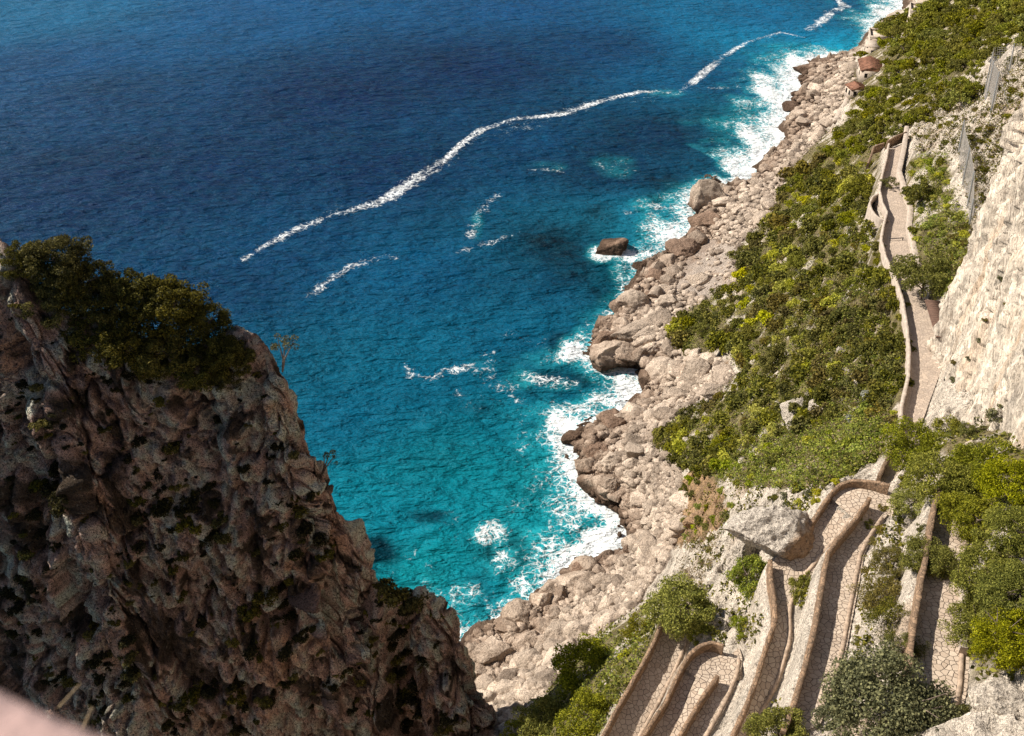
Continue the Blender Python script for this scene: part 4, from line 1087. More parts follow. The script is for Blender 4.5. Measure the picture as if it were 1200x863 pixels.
# shrubs ------------------------------------------------------
SHR = {}
def shrub_mesh(mat, var, per=70, size=.085, n=16, asp=.6):
    key = (mat, var)
    if key not in SHR:
        r = np.random.default_rng(1200 + var * 7 + len(mat)); P = []
        for i in range(n):
            a = r.uniform(0, 6.28); q = r.uniform(0, .72) ** .7
            P.append([math.cos(a) * q, math.sin(a) * q, r.uniform(.1, .62) * (1.05 - q * .6)])
        V, Fq = puffs(np.array(P), r.uniform(.22, .42, n), per, size, asp, 50 + var, .5, .85)
        SHR[key] = mesh('shrub', V, Fq, M[mat])
    return SHR[key]
def shrub(p, rad, mat, label, group=None, name='shrub', cat='shrub', zs=1.0, var=None):
    o = put(name, shrub_mesh(mat, random.randrange(5) if var is None else var), (p[0], p[1], p[2] - .12 * rad), (rad, rad * random.uniform(.85, 1.15), rad * zs * random.uniform(.8, 1.15)), tilt=.12)
    return tag(o, label, cat, group)

# named trees and bushes ---------------------------------------
tree_px(690, 784, 44, 'broad round pine between the pebble beach and the lowest lane', n=130, per=120, size=.028)
tree_px(645, 845, 38, 'dark green pine at the bottom edge next to the dark crag', mat='pine', n=110, per=120, size=.03)
tree_px(698, 838, 36, 'dark green pine at the bottom edge beside the lowest parapet', n=110, per=120, size=.03)
tree_px(612, 856, 22, 'low pine cut by the bottom edge beside the crag', n=60)
tree_px(800, 706, 40, 'round pine overhanging the top of the lowest lane', n=130, per=120, size=.028)
tree_px(752, 740, 22, 'small dark tree left of the pine over the lowest lane', mat='pine_far', n=60)
tree_px(818, 738, 18, 'small bush-like pine just above the small lower hairpin', n=50, trunk_h=.4)
tree_px(880, 672, 25, 'bright green bushy tree on the white rock under the big boulder', mat='lush', n=80, squash=1.5, trunk_h=.3, name='bushy_tree')
tree_px(870, 732, 17, 'small bright green bush on white rock above the lower hairpin', mat='lush', n=50, trunk_h=.25, name='bushy_tree')
tree_px(943, 690, 18, 'narrow bright green bush between the two long lanes', mat='pine', n=60, squash=2.0, trunk_h=.2, name='bushy_tree')
tree_px(915, 852, 36, 'bright green pine at the bottom edge in front of the long lanes', n=110, per=130, size=.03, trunk_h=.5)
tree_px(1045, 815, 72, 'large grey green holm oak at the bottom right', mat='greygreen', n=190, per=120, size=.022, asp=.7, name='oak_tree', trunk_h=.5)
tree_px(985, 835, 32, 'grey green oak bough beside the bottom of the long lanes', mat='greygreen', n=90, per=110, size=.03, asp=.7, name='oak_tree', trunk_h=.4)
for i, (x, y, r_, lb) in enumerate([(1078, 520, 42, 'pine below the white cliff beside the start of the upper path'), (1115, 556, 46, 'pine above the hidden bend of the highest lane'), (1160, 540, 46, 'pine beneath the tan wall below the white cliff'), (1195, 560, 44, 'pine at the right edge under the white cliff'), (1075, 585, 28, 'small pine just right of the top hairpin'),
        (1150, 600, 44, 'pine in the upper part of the right hand grove'), (1195, 615, 40, 'pine at the right edge in the upper grove'), (1165, 668, 46, 'pine in the middle of the right hand grove'), (1195, 690, 44, 'pine at the right edge in the middle of the grove'), (1150, 725, 40, 'pine leaning over the pale wall of the highest lane'), (1185, 745, 46, 'lowest pine of the grove above the white corner rock'), (1090, 648, 33, 'pine bough hanging over the highest lane')]):
    tree_px(x, y, r_, 'yellow green ' + lb, n=105, per=190, size=.026, asp=.4, trunk_h=.55)
tree_px(1182, 490, 30, 'sparse grey tree in front of the foot of the white cliff', mat='greygreen', n=34, per=60, size=.05, kind='ball', name='sparse_tree')
tree_px(1118, 500, 24, 'brownish bush at the foot of the white cliff', mat='pine_far', n=60, trunk_h=.3, name='bushy_tree')
tree_px(1142, 505, 18, 'small dark bush at the foot of the white cliff', mat='macchia', n=50, trunk_h=.3, name='bushy_tree')
for (x, y, r_, lb) in [(1038, 690, 34, 'upper'), (1052, 725, 34, 'middle'), (1040, 655, 24, 'topmost small'), (1062, 760, 28, 'lowest')]:
    tree_px(x, y, r_, f'{lb} of the grey brown shrubs filling the slope left of the highest lane', mat='brownish' if y < 720 else 'macchia', n=90, per=90, size=.03, asp=.35, trunk_h=.15, name='bushy_tree', cat='shrub')
tree_px(1134, 835, 18, 'slim green shrub at the foot of the pale wall by the white corner rock', mat='macchia', n=50, squash=1.5, trunk_h=.2, name='bushy_tree')
tree_px(1020, 615, 12, 'yellow green sprig on the pale rock beside the top hairpin', mat='pine', n=30, trunk_h=.2, name='bushy_tree')
tree_px(1088, 318, 36, 'rounded pine on the landward edge of the upper path', n=110, per=110, size=.032, trunk_h=.5)
tree_px(1082, 222, 20, 'dark round tree landward of the upper path', mat='macchia', n=70, size=.045, trunk_h=.4, name='round_tree')
tree_px(1044, 212, 11, 'small tree leaning over the upper path near its lookout', mat='macchia', n=34, trunk_h=1.0, name='round_tree')
tree_px(1015, 215, 24, 'dense pine seaward of the upper path near the lookout', mat='pine_far', n=80, trunk_h=.5)
tree_px(908, 425, 24, 'cone shaped pine rising from the shrubs in mid slope', mat='pine_far', kind='cone', n=90, trunk_h=.3)
for (x, y, r_, lb) in [(880, 388, 17, 'above the tall tilted boulder'), (828, 382, 15, 'nearest the rock headland'), (938, 305, 17, 'in the middle of the upper slope'), (965, 352, 16, 'between the yellow cushions and the upper path'), (1000, 255, 17, 'seaward of the lookout'), (955, 245, 16, 'above the far boulder beach'), (905, 330, 15, 'uphill of the pale smooth slab'), (1003, 330, 16, 'close under the pale parapet'), (850, 520, 16, 'at the lower edge of the scrub'), (800, 505, 15, 'where the scrub meets the low rocky point'), (930, 520, 13, 'among the lush herbs'), (980, 215, 15, 'at the near end of the far wood')]:
    tree_px(x, y, r_, 'rounded dark pine on the overgrown slope ' + lb, mat=random.choice(['pine_far', 'pine']), n=60, per=110, size=.04, trunk_h=.4)
tree_px(1152, 330, 9, 'little yellow green bush at the edge of the white cliff', mat='spurge', n=30, trunk_h=.2, name='bushy_tree')
p = pick(1055, 424); shrub(p, 9 * mpx(p), 'spurge', 'bright yellow round bush against the pale parapet', name='yellow_bush')
p = pick(1020, 466); shrub(p, 13 * mpx(p), 'silver', 'silvery grey spiky plant below the upper path', name='silver_plant', cat='plant')
p = pick(1000, 495); shrub(p, 11 * mpx(p), 'silver', 'silvery low plant on the lush slope below the upper path', name='silver_plant', cat='plant')
# far pine forest ------------------------------------------------
FOREST = [(1042, 22), (1085, 2), (1130, -20), (1230, -30), (1215, 48), (1180, 50), (1150, 72), (1142, 104), (1100, 128), (1062, 148), (1035, 166), (960, 195), (930, 215), (975, 165), (1000, 140), (1014, 105), (1036, 100), (1048, 62), (1036, 45)]
used = []
def zone_f(x, y):
    if y < 40: return 'at the top right of the wood'
    if x > 1090: return 'on the right side of the wood above the net'
    if x > 1040: return 'in the middle of the wood'
    if y > 140: return 'at the near end of the wood by the path'
    return 'at the seaward edge of the wood'
for (x, y) in scatter(FOREST, 1500, 33):
    if len(used) >= 175: break
    if any(math.hypot(x - a, (y - b) * 1.3) < 9.0 for a, b in used): continue
    used.append((x, y)); rp = random.uniform(11, 19) * (1.05 if y < 80 else .85)
    z = zone_f(x, y); o = tree_px(x, y, rp, f'green pine {z}', mat='pine_far' if random.random() < .6 else 'pine', group=f'pines {z}', n=46, per=60, size=.06, trunk_h=.5)
tree_px(1048, 33, 21, 'wide pine alone on the rocks by the farthest terrace', n=110, size=.04, trunk_h=.6)
tree_px(1010, 62, 8, 'small dark pine on the seaward side of the pale terrace', mat='pine_far', n=46, per=60, size=.06)
tree_px(999, 76, 9, 'small pine at the end of the pebble beach', mat='pine_far', n=46, per=60, size=.06)
for (x, y, r_, lb) in [(1003, 99, 8, 'seaward of the orange roofed hut'), (1037, 92, 10, 'between the orange roof and the wood'), (1022, 103, 8, 'just below the orange roofed hut'), (1012, 122, 9, 'beside the top of the beach stairway'), (1042, 72, 10, 'behind the walled terrace'), (1026, 73, 6, 'between the terrace and the orange roofed hut')]:
    tree_px(x, y, r_, 'small dark pine ' + lb, mat='pine_far', n=46, per=60, size=.06, trunk_h=.5)
# shrubs on the slope ---------------------------------------------
SZ = [('below the lush herbs near the top hairpin', lambda x, y: y > 500), ('on the slope just below the pale parapet', lambda x, y: x > 985 and y > 300), ('around the pale outcrop in mid slope', lambda x, y: y > 420), ('in the middle of the slope', lambda x, y: y > 330), ('on the slope above the smooth slab', lambda x, y: y > 250), ('on the slope near the lookout', lambda x, y: True)]
def szone(x, y):
    for nme, f in SZ:
        if f(x, y): return nme
MID = [(862, 300), (865, 330), (830, 350), (790, 378), (783, 412), (815, 420), (850, 405), (872, 440), (830, 470), (790, 495), (765, 520), (795, 540), (832, 560), (880, 572), (960, 572), (1000, 553), (1040, 520), (1054, 480), (1058, 440), (1060, 400), (1048, 340), (1030, 290), (1030, 260), (1018, 225), (1025, 190), (960, 190), (930, 200), (915, 225), (905, 255), (880, 280)]
LUSH = [(830, 555), (880, 520), (950, 505), (1010, 480), (1050, 490), (1040, 530), (1000, 553), (960, 572), (880, 572)]
DARK = [(985, 345), (1020, 310), (1045, 340), (1058, 400), (1058, 450), (1030, 480), (960, 480), (985, 420)]
cnt = {'dark': 0, 'brown': 0, 'yellow': 0, 'green': 0}; used = []
for (x, y) in scatter(MID, 5000, 44):
    near_ = .9 if y < 300 else 1.0
    if any(abs(x - a) < 8.5 * near_ and abs(y - b) < 7 * near_ for a, b in used): continue
    p = pick(x, y)
    if p is None or p[2] < 1.5: continue
    L_ = inpoly(np.array([x]), np.array([y]), LUSH)[0]; D_ = inpoly(np.array([x]), np.array([y]), DARK)[0]
    bare = fbm(np.array([p]) / 9.0 + 5, 3)[0]
    if bare > .17 and not D_: continue
    q = random.random()
    if L_: kd = 'green' if q < .55 else ('yellow' if q < .75 else 'dark')
    elif D_: kd = 'dark' if q < .72 else 'brown'
    else: kd = 'dark' if q < .45 else ('brown' if q < .58 else ('yellow' if q < .80 else 'green'))
    if cnt[kd] >= 290: continue
    used.append((x, y)); cnt[kd] += 1
    rad = random.choice([random.uniform(6, 11), random.uniform(8, 15), random.uniform(13, 22)]) * mpx(p) * (.78 if kd == 'yellow' else 1.0) * (.75 if L_ else 1)
    z = szone(x, y)
    mk, lb = {'dark': ('macchia', 'dark green evergreen shrub'), 'brown': ('brownish', 'brownish heathy shrub'), 'yellow': ('spurge', 'bright yellow green cushion bush'), 'green': ('pine_far' if not L_ else 'lush', 'fresh green leafy shrub')}[kd]
    shrub(p, rad, mk, f'{lb} {z}', f'{lb}s {z}', name={'dark': 'evergreen_shrub', 'brown': 'heath_shrub', 'yellow': 'spurge_bush', 'green': 'leafy_shrub'}[kd], zs=1.0)
print('shrubs', cnt)
# shrubs elsewhere: right of the path, the scree under the nets, rocks by the lanes
def batch(poly, n, mats, rpx, lb, seed, name='shrub', mind=7, bv=None, grp=None):
    us_ = []; k_ = 0
    for (x, y) in scatter(poly, n * 12, seed):
        if k_ >= n: break
        if any(abs(x - a) < mind and abs(y - b) < mind for a, b in us_): continue
        p = pick(x, y, bv)
        if p is None: continue
        us_.append((x, y)); k_ += 1
        shrub(p, random.uniform(*rpx) * mpx(p), random.choice(mats), lb, grp or (name.replace('_', ' ') + 's: ' + lb), name=name, zs=.8)
batch([(1064, 190), (1105, 185), (1118, 240), (1138, 258), (1128, 300), (1085, 290), (1075, 300), (1070, 240)], 40, ['spurge', 'lush', 'macchia'], (6, 11), 'leafy bush landward of the upper path', 51, 'leafy_bush')
batch([(1100, 280), (1135, 262), (1140, 340), (1115, 360)], 10, ['macchia', 'pine', 'brownish'], (7, 12), 'dark bush in the hollow behind the rounded pine', 52, 'hollow_bush')
batch([(1065, 160), (1140, 105), (1200, 62), (1200, 115), (1150, 240), (1120, 175)], 46, ['macchia', 'pine_far', 'brownish'], (4, 9), 'low shrub on the white scree under the nets', 53, 'scree_shrub')
batch([(800, 560), (870, 575), (860, 640), (820, 680), (800, 640)], 20, ['macchia', 'pine_far', 'lush'], (6, 11), 'shrub on the rocky bank above the pebble beach', 54, 'bank_shrub')
batch([(930, 570), (985, 560), (950, 600), (890, 590)], 10, ['macchia', 'spurge', 'greygreen'], (6, 10), 'shrub on pale rock left of the top hairpin', 55, 'rock_shrub', 9)
batch([(715, 795), (760, 745), (740, 745), (690, 830), (690, 860), (708, 858)], 10, ['spurge', 'pine', 'lush'], (6, 10), 'bright shrub at the foot of the lowest parapet', 56, 'bank_shrub', 8)
batch([(1040, 560), (1075, 560), (1090, 620), (1040, 700), (1010, 790), (1000, 700)], 14, ['brownish', 'macchia'], (7, 12), 'scrubby shrub on pale rock between the long lanes and the highest lane', 57, 'rock_shrub', 12)
batch([(1085, 480), (1180, 300), (1190, 330), (1120, 490)], 9, ['greygreen', 'brownish'], (4, 8), 'grey tuft growing from a crack of the white cliff', 58, 'cliff_tuft', 18, BVC)
batch([(740, 745), (790, 715), (830, 700), (835, 740), (790, 745), (770, 735)], 8, ['pine', 'lush'], (7, 11), 'green shrub under the pine over the lowest lane', 59, 'bank_shrub', 9)
# ground cover -----------------------------------------------------
def cover(polys, n, mat, label, seed, size=.17, per=12, hgt=.35, rad=.6, name='undergrowth'):
    r = np.random.default_rng(seed); CC = []
    tot = sum(1 for _ in polys)
    for poly, k in polys:
        for (x, y) in scatter(poly, k, seed):
            p = pick(x, y)
            if p is None or p[2] < 1.5: continue
            gx_ = best_path(p)
            if gx_ < .7: continue
            sc = max(1.0, mpx(p) / .10)
            CC.append(p + np.concatenate([r.normal(size=(per, 2)) * rad * .5 * sc, np.abs(r.normal(size=(per, 1))) * hgt * sc], 1))
    CC = np.concatenate(CC); NN = np.tile([[0, 0, 1.0]], (len(CC), 1))
    V, Fq = leafcloud(CC, NN, size, .55, r, .8)
    return tag(link(name, mesh(name, V, Fq, M[mat])), label, 'undergrowth', kind='stuff')
allc = np.concatenate([.5 * (A + B) for _, A, B, _ in lane_geo]); allw = np.concatenate([.5 * np.linalg.norm(A - B, axis=1) for _, A, B, _ in lane_geo])
def best_path(p):
    return float((np.hypot(allc[:, 0] - p[0], allc[:, 1] - p[1]) - allw).min())
cover([(VEG, 5000), (VEG_R, 300), (VEG_L, 700), (VEG_P, 500)], 0, 'macchia', 'low dark undergrowth covering the overgrown slope', 61)
cover([(MID, 1300), (LUSH, 750), (VEG_R, 300), (VEG_L, 200)], 0, 'lush', 'low bright green herbs between the shrubs of the slope', 62, .11, 26, .3, .7, name='herbs')
cover([(MID, 1300), (VEG_N, 500), (LUSH, 500), ([(795, 640), (850, 590), (830, 690), (790, 690)], 100)], 0, 'dry', 'dry tawny grass between rocks and shrubs', 63, .12, 14, .3, .5, 'dry_grass')
cover([(VEG_N, 900), ([(870, 600), (960, 580), (930, 620), (860, 640)], 90), ([(930, 660), (955, 660), (935, 800), (905, 850)], 160), ([(1000, 600), (1060, 600), (1060, 640), (1000, 800), (985, 780), (1010, 650)], 160), ([(840, 650), (895, 680), (895, 740), (850, 800), (830, 740)], 130), ([(800, 560), (900, 575), (880, 600), (830, 680), (800, 650)], 160)], 0, 'macchia', 'sparse green tufts on the pale rock under the nets and beside the lanes', 64, .15, 10, .25, .4, 'rock_tufts')
# trees and tufts on the dark crag -------------------------------
CT = [(30, 300, 26), (62, 300, 38), (100, 330, 38), (130, 345, 34), (165, 345, 40), (205, 352, 38), (240, 378, 32), (265, 410, 28), (60, 350, 34), (100, 385, 34), (150, 395, 38), (195, 405, 36), (235, 430, 30), (180, 440, 22), (265, 440, 18), (285, 415, 16)]
for i, (x, y, r_) in enumerate(CT):
    p = UY(x, y, 88.0 if y < 390 else 85.5); rad = r_ * mpx(p)
    wh = ['leftmost', 'left', 'middle', 'right', 'rightmost'][min(4, x // 60)]; lv = 'upper' if y < 360 else 'lower'
    base = p.copy(); base[2] -= rad * .5
    h = BVK.ray_cast(Vector((p[0], p[1], p[2] + 30)), Vector((0, 0, -1)))
    if h[0] is not None and abs(h[0].z - base[2]) < 2: base[2] = h[0].z - .2
    hh = max(.2 * rad, p[2] - .25 * rad - base[2])
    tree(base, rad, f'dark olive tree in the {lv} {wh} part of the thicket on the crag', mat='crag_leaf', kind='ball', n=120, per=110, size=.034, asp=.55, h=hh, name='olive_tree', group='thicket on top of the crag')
def crag_tree(px, py, base, rpx, label, mat, n, per):
    c = UY(px, py, base[1] + .3); o = thing('small_tree', label, 'tree', tuple(base))
    q = c - base; rad = rpx * mpx(c); mb = MB()
    for a, b in ((.0, .1), (.22, -.12), (-.18, .2)):
        e = q + np.array([a * rad * 3, b * rad, rad * .2])
        mb.tube([np.zeros(3), q * .45 + np.array([a, b, 0]) * .5, e], [.11, .08, .04], 6)
    mb.obj('trunk', M['bark'], o, True)
    r = np.random.default_rng(n); P = crown_pts('flat', r, n); V, Fq = puffs(P, r.uniform(.2, .34, n), per, .07, .6, n)
    c_ = link('crown', mesh('crown', V, Fq, M[mat]), o, tuple(q)); c_.scale = (rad, rad, rad)
crag_tree(334, 402, UY(331, 436, 86.3), 16, 'small pale tree leaning out over the sea from the crag', 'greygreen', 12, 40)
crag_tree(386, 534, UY(376, 560, 85.2), 11, 'tiny dark tree sticking out of the crag edge over the sea', 'macchia', 9, 40)
for (x, y, r_, lb) in [(455, 692, 22, 'left'), (485, 698, 22, 'middle'), (510, 712, 15, 'right')]:
    p = UY(x, y, 81.5); shrub(p - np.array([0, 0, .6]), r_ * mpx(p), 'crag_leaf', f'olive bush on top of the lower spur of the crag, {lb} of three', name='spur_bush')
def crag_shrubs():
    k_ = 0; dens = []
    for (x, y) in scatter([(0, 330), (60, 400), (200, 450), (300, 420), (330, 480), (390, 620), (440, 700), (520, 740), (575, 863), (0, 863)], 3000, 71):
        if k_ >= 290: break
        p = pick(x, y, BVK)
        if p is None: continue
        v = fbm(np.array([[x / 60., y / 90., 0]]), 3)[0]
        if v < .02 and random.random() < .8: continue
        zo = ('under the thicket' if y < 520 else ('at the bottom left of the crag' if x < 200 else ('in the lower middle of the crag face' if x < 380 else 'beside the dark gully of the crag')))
        k_ += 1
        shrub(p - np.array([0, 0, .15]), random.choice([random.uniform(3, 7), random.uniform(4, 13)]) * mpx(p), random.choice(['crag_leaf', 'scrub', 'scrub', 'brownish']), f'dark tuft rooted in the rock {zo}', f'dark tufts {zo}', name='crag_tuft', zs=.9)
crag_shrubs()
def crag_thickets():
    for nm, poly, n in [('in the left hand gully of the crag', [(15, 545), (70, 540), (75, 640), (30, 650)], 9), ('in a cleft in the upper middle of the crag', [(145, 560), (190, 545), (195, 650), (150, 640)], 8), ('in the cleft below the thicket', [(195, 570), (260, 560), (245, 660), (205, 650)], 9), ('at the lower left beside the parapet', [(85, 760), (160, 745), (165, 825), (110, 815)], 11), ('low on the right half of the crag', [(270, 690), (330, 680), (345, 770), (285, 760)], 9), ('at the left edge of the crag', [(0, 660), (40, 670), (45, 740), (0, 750)], 7), ('in the dark gully beside the lower spur', [(440, 700), (485, 715), (500, 850), (460, 850)], 13), ('near the bottom edge in the middle of the crag', [(170, 800), (290, 800), (300, 860), (190, 860)], 11), ('on the right flank of the crag', [(330, 560), (360, 560), (390, 660), (340, 650)], 6)]:
        us_ = []
        for (x, y) in scatter(poly, n * 10, 91):
            if len(us_) >= n: break
            if any(math.hypot(x - a, y - b) < 10 for a, b in us_): continue
            p = pick(x, y, BVK)
            if p is None: continue
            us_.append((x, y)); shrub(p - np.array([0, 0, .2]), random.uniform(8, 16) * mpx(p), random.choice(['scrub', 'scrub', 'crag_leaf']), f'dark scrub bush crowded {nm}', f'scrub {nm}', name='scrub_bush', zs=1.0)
crag_thickets()
#--BUILT--
# rockfall nets -------------------------------------------------
def net(base, top, label, posts):
    """base/top: matching world polylines; a wire net between them, posts and cables"""
    o = thing('rockfall_net', label, 'safety net', tuple(base[0]))
    org = np.array(base[0]); A = resample(np.array(base) - org, 60); B = resample(np.array(top) - org, 60)
    mb = MB()
    def strip(P, w_):
        P = np.asarray(P); mb.tube(P, w_, 3)
    for i in range(60):
        q = np.array([A[i] + (B[i] - A[i]) * s + np.array([.35 * math.sin(3.1 * s), .2 * math.sin(3.1 * s), 0]) for s in np.linspace(0, 1, 6)])
        strip(q, .028)
    for s in np.linspace(0, 1, 16):
        q = A + (B - A) * s + np.array([.35 * math.sin(3.1 * s), .2 * math.sin(3.1 * s), 0]); strip(q[::3], .028)
    mb.obj('net', M['net'], o)
    for s, lean in posts:
        i = int(s * 59); pm = MB(); pm.tube([A[i] - np.array([0, 0, .4]), B[i] + (B[i] - A[i]) * .04], .11, 8); pm.obj('post', M['steel'], o)
        cb = MB(); cb.tube([B[i], A[i] + np.array(lean)], .035, 5); cb.obj('cable', M['steel'], o)
    return o
def gp(px, py): return pick(px, py)
def up(p, h, dx=0, dy=0): return np.array(p) + np.array([dx, dy, h])
b1 = [gp(1142, 104), gp(1158, 140), gp(1164, 118)]
n2b = [gp(1137, 262), gp(1134, 240), gp(1128, 215), gp(1124, 190), gp(1124, 172)]
net(n2b, [up(p, h, -.4) for p, h in zip(n2b, (3.2, 5.0, 5.5, 5.0, 4.5))], 'long grey rockfall net running up the scree beside the white cliff', [(0.02, (2.5, -2, .5)), (.3, (3, -1, 1)), (.62, (3, 1, 1)), (.98, (2.5, 2, .5))])
n1b = [gp(1160, 140), gp(1152, 118), gp(1156, 100), gp(1172, 92), gp(1188, 84)]
net(n1b, [up(p, h, -.5) for p, h in zip(n1b, (7.0, 7.5, 7.0, 5.5, 5))], 'wide rockfall net at the upper right above the pine wood', [(0.02, (2, -3, 1)), (.45, (3, -1, 1)), (.72, (3, 0, 1)), (.98, (3, 2, 1))])
# brown slatted ramp and bin beside the upper path
A0, A1 = pick(1090, 357), pick(1103, 402)
def ramp():
    a = U(1092, 356, 55.6); b = U(1106, 400, 57.0); d = (b - a)[:2]; L = np.linalg.norm(b - a); d /= np.linalg.norm(d); nrm = np.array([-d[1], d[0]])
    if nrm[0] < 0: nrm = -nrm
    o = thing('slatted_ramp', 'brown slatted wooden ramp along the landward edge of the upper path', 'ramp', tuple(a))
    rz = math.atan2(d[1], d[0]); W_ = 1.7; n_ = 16
    mb = MB(); slope = (b - a)
    for i in range(n_):
        c = slope * ((i + .5) / n_); mb.box((c[0], c[1], c[2] + .45), (L / n_ * .72, W_, .12), rz)
    mb.obj('deck', M['iron'], o)
    mb = MB()
    for s in (-1, 1):
        q = np.array([slope * k_ + np.array([nrm[0] * s * W_ * .5, nrm[1] * s * W_ * .5, .35]) for k_ in (0, 1)]); mb.tube(q, .09, 6)
    mb.obj('side_beam', M['iron'], o)
    off = nrm * (W_ * .5 + .35)
    for i, s in enumerate((.25, .55, .85)):
        c = slope * s; mb = MB(); mb.box((c[0] + off[0], c[1] + off[1], c[2] + .6), (.12, .12, 1.4), rz); pst = mb.obj('post', M['iron_dark'], o)
        mb = MB(); mb.box((c[0] + off[0], c[1] + off[1], c[2] + 1.42), (.5, .3, .22), rz); mb.obj('white_cap', M['white'], o)
    mb = MB(); mb.tube([slope * .02 + np.array([off[0], off[1], 1.0]), slope * .98 + np.array([off[0], off[1], 1.0])], .05, 6); mb.obj('rail', M['iron_dark'], o)
ramp()
p = pick(1088, 363)
o = thing('litter_bin', 'dark litter bin at the start of the brown ramp', 'bin', tuple(p))
mb = MB(); mb.tube([(0, 0, 0), (0, 0, .85)], [.28, .34], 10); mb.obj('body', M['iron_dark'], o)
mb = MB(); mb.tube([(0, 0, .86), (0, 0, .92), (0, 0, 1.0)], [.38, .36, .12], 10); mb.obj('lid', M['iron_dark'], o)
p = pick(1050, 283)
o = thing('barrier_rail', 'small dark rail across the upper path near its bend', 'rail', tuple(p), rz=.1)
mb = MB(); mb.box((0, 0, .5), (2.2, .1, .1)); mb.obj('rail', M['iron_dark'], o)
for s in (-1, 1):
    mb = MB(); mb.box((s * .95, 0, .22), (.09, .09, .5)); mb.obj('leg', M['iron_dark'], o)
# terraces by the sea at the far end -----------------------------
def terrace(px, py, wx, dy_, h, label, roof, rz=.0, z=None, wallm='plaster', rail=True, openings=2, cat='terrace', name='stone_terrace', lift=2.5):
    p = pick(px, py) if z is None else U(px, py, z)
    o = thing(name, label, cat, (p[0], p[1], p[2] - h + lift), rz=rz)
    mb = MB(); mb.box((0, 0, h / 2), (wx, dy_, h)); mb.obj('wall', M[wallm], o)
    mb = MB()
    if roof == 'terracotta':
        a_, b_, g_ = wx / 2 + .35, dy_ / 2 + .35, wx * .2
        mb.add([(-a_, -b_, h), (a_, -b_, h), (a_, b_, h), (-a_, b_, h), (0, -b_, h + g_), (0, b_, h + g_)], [(0, 4, 5, 3), (4, 1, 2, 5), (0, 3, 2, 1)]); mb.add([(-a_, -b_, h), (a_, -b_, h), (0, -b_, h + g_), (a_, b_, h), (-a_, b_, h), (0, b_, h + g_)], [(0, 1, 2), (3, 4, 5)])
        for q_ in np.arange(-b_ + .3, b_, .6):
            mb.tube([(-a_, q_, h + .04), (0, q_, h + g_ + .05), (a_, q_, h + .04)], .07, 4)
    else: mb.box((0, 0, h + .12), (wx + .5, dy_ + .5, .24))
    mb.obj('roof', M[roof], o)
    if rail:
        mb = MB()
        for sx_, sy_, lx, ly in ((0, 1, wx + .3, .3), (0, -1, wx + .3, .3), (1, 0, .3, dy_ - .35), (-1, 0, .3, dy_ - .35)):
            mb.box((sx_ * wx / 2, sy_ * dy_ / 2, h + .7), (lx, ly, .9))
        mb.obj('parapet', M['wall_pale'], o)
    for i in range(openings):
        mb = MB(); mb.box((-wx / 2 + wx * (i + .5) / openings, -dy_ / 2 - .03, h * .66), (.9, .2, 1.3)); mb.obj('window', M['shade_dark'], o)
        mb = MB(); mb.box((-wx / 2 - .03, -dy_ / 2 + dy_ * (i + .5) / openings, h * .66), (.2, .9, 1.3)); mb.obj('window', M['shade_dark'], o)
    return o
terrace(1030, 50, 7.5, 10, 7, 'pale walled terrace on the point by the bright turquoise water', 'plaster', -.25)
terrace(1021, 60, 4.5, 8, 5, 'narrow lower pale wall block below the walled terrace', 'wall_pale', -.25, rail=False, openings=1)
terrace(1018, 88, 6.5, 11, 4.5, 'orange roofed hut behind the end of the pebble beach', 'terracotta', -.2, rail=False, cat='hut', name='roofed_hut', lift=3)
terrace(1002, 112, 5.0, 4.5, 3.6, 'low building with red flat roof above the stairway to the beach', 'terracotta', .1, rail=False, cat='hut', name='roofed_hut', lift=2.6)
terrace(1080, 20, 9, 10, 8, 'farthest ochre terrace with pale parapets at the top of the picture', 'plaster', -.3)
terrace(1088, 4, 9, 10, 10, 'farthest pale building at the top edge of the picture', 'plaster', -.3, cat='building', name='seaside_building')
o = thing('stairway', 'pale stairway zigzagging down to the far pebble beach', 'stairway', (0, 0, 0))
st = [pick(*q) for q in [(994, 116), (991, 124), (984, 134), (980, 143), (972, 141)]]
stl = resample(np.array(st), 44); mb = MB(); sidew = MB()
o.location = st[0]; stl = stl - st[0]
tt_ = np.gradient(stl[:, :2], axis=0)
for i, q in enumerate(stl):
    a = math.atan2(tt_[i, 1], tt_[i, 0]); mb.box((q[0], q[1], q[2] + .25), (.75, 2.0, .9 + .004 * (i % 3)), a)
mb.obj('steps', M['wall_pale'], o)
nn = np.stack([-tt_[:, 1], tt_[:, 0]], 1); nn /= np.linalg.norm(nn, axis=1)[:, None] + 1e-9
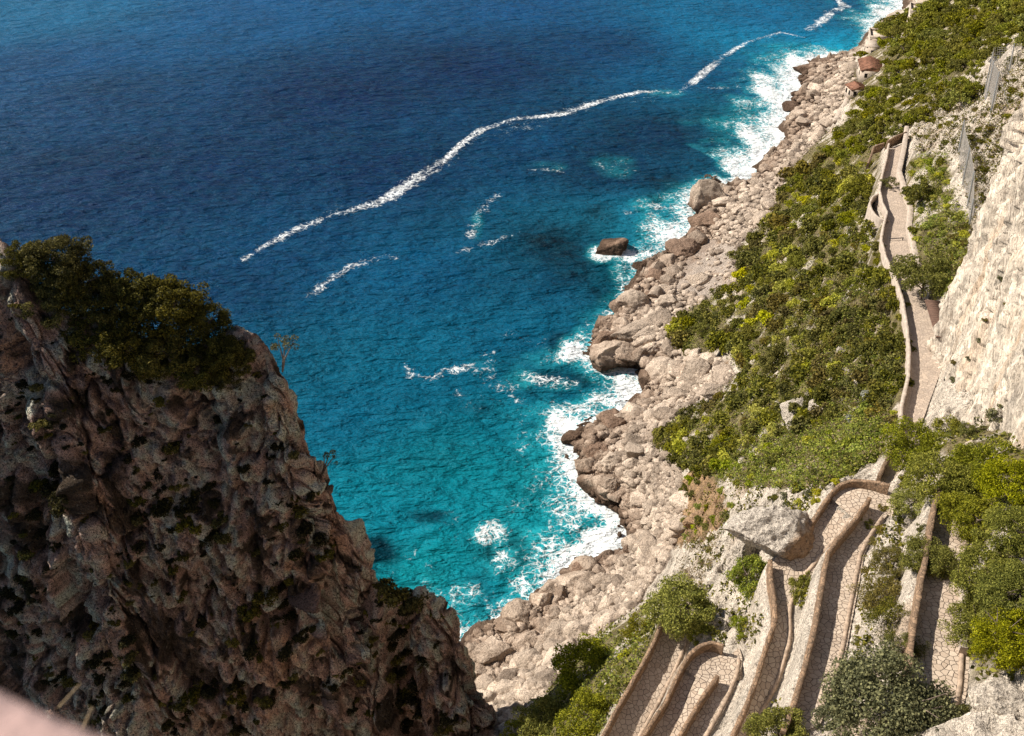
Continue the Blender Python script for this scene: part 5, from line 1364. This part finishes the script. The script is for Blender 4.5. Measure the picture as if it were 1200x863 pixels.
q = stl + np.concatenate([nn * 1.15, np.full((44, 1), .7)], 1); sidew.tube(q[::2], .38, 6); sidew.obj('balustrade', M['wall_pale'], o)
# the garden terrace the camera stands on -------------------------
e0, e1 = U(0, 792, CAMZ - .6), U(150, 862, CAMZ - .6)
d = (e1 - e0)[:2]; d /= np.linalg.norm(d); nrm = np.array([-d[1], d[0]])
if nrm[1] < 0: nrm = -nrm
mid = (e0 + e1)[:2] / 2; rz = math.atan2(d[1], d[0])
def oriented(c2, z, size, bev=True):
    return (c2[0], c2[1], z), size, rz
L_ = 7.0; th = .34
V = []; prof = [(-.5, -6), (-.5, -.05), (-.46, -.015), (-.40, 0), (.40, 0), (.46, -.015), (.5, -.05), (.5, -1.15)]
sv = np.linspace(-L_ / 2, L_ / 2, 200)
for s in sv:
    for a, b in prof:
        c = mid + d * s + nrm * .012 - nrm * (th * .5) - nrm * (a * th)
        V.append([c[0], c[1], CAMZ - .6 + b])
V = np.array(V); V = V + .006 * np.stack([perlin(V * 9), perlin(V * 9 + 20), perlin(V * 9 + 40)], 1)
o = link('parapet', mesh('parapet', V, grid_faces(200, len(prof)), M['parapet'], True))
tag(o, 'pinkish plastered parapet, blurred, cutting the bottom left corner', 'parapet')
c = mid - nrm * (th + 1.5); mb = MB(); mb.box((c[0], c[1], CAMZ - 1.9), (L_, 2.96, .3), rz); o = mb.obj('viewing_terrace', M['wall_pale'])
tag(o, 'garden terrace floor behind the parapet', 'terrace', kind='structure')
for i, (x0_, y0_, x1_, y1_, ww, lb) in enumerate([(76, 822, 95, 801, .0035, 'thin dry stem rising behind the blurred parapet'), (101, 848, 108, 830, .005, 'short dry stub rising at the edge of the blurred parapet')]):
    a = U(x0_, y0_, CAMZ - 2.2); b = U(x1_, y1_, CAMZ - 2.15)
    mb = MB(); lower = a + (a - b) * .35; m_ = .5 * (a + b) + np.array([.002, 0, .002])
    mb.tube([lower, a, m_, b], [ww, ww, ww * .95, ww * .7], 7)
    o = mb.obj('dry_stem', M['straw'], None, True); tag(o, lb, 'dry stem')
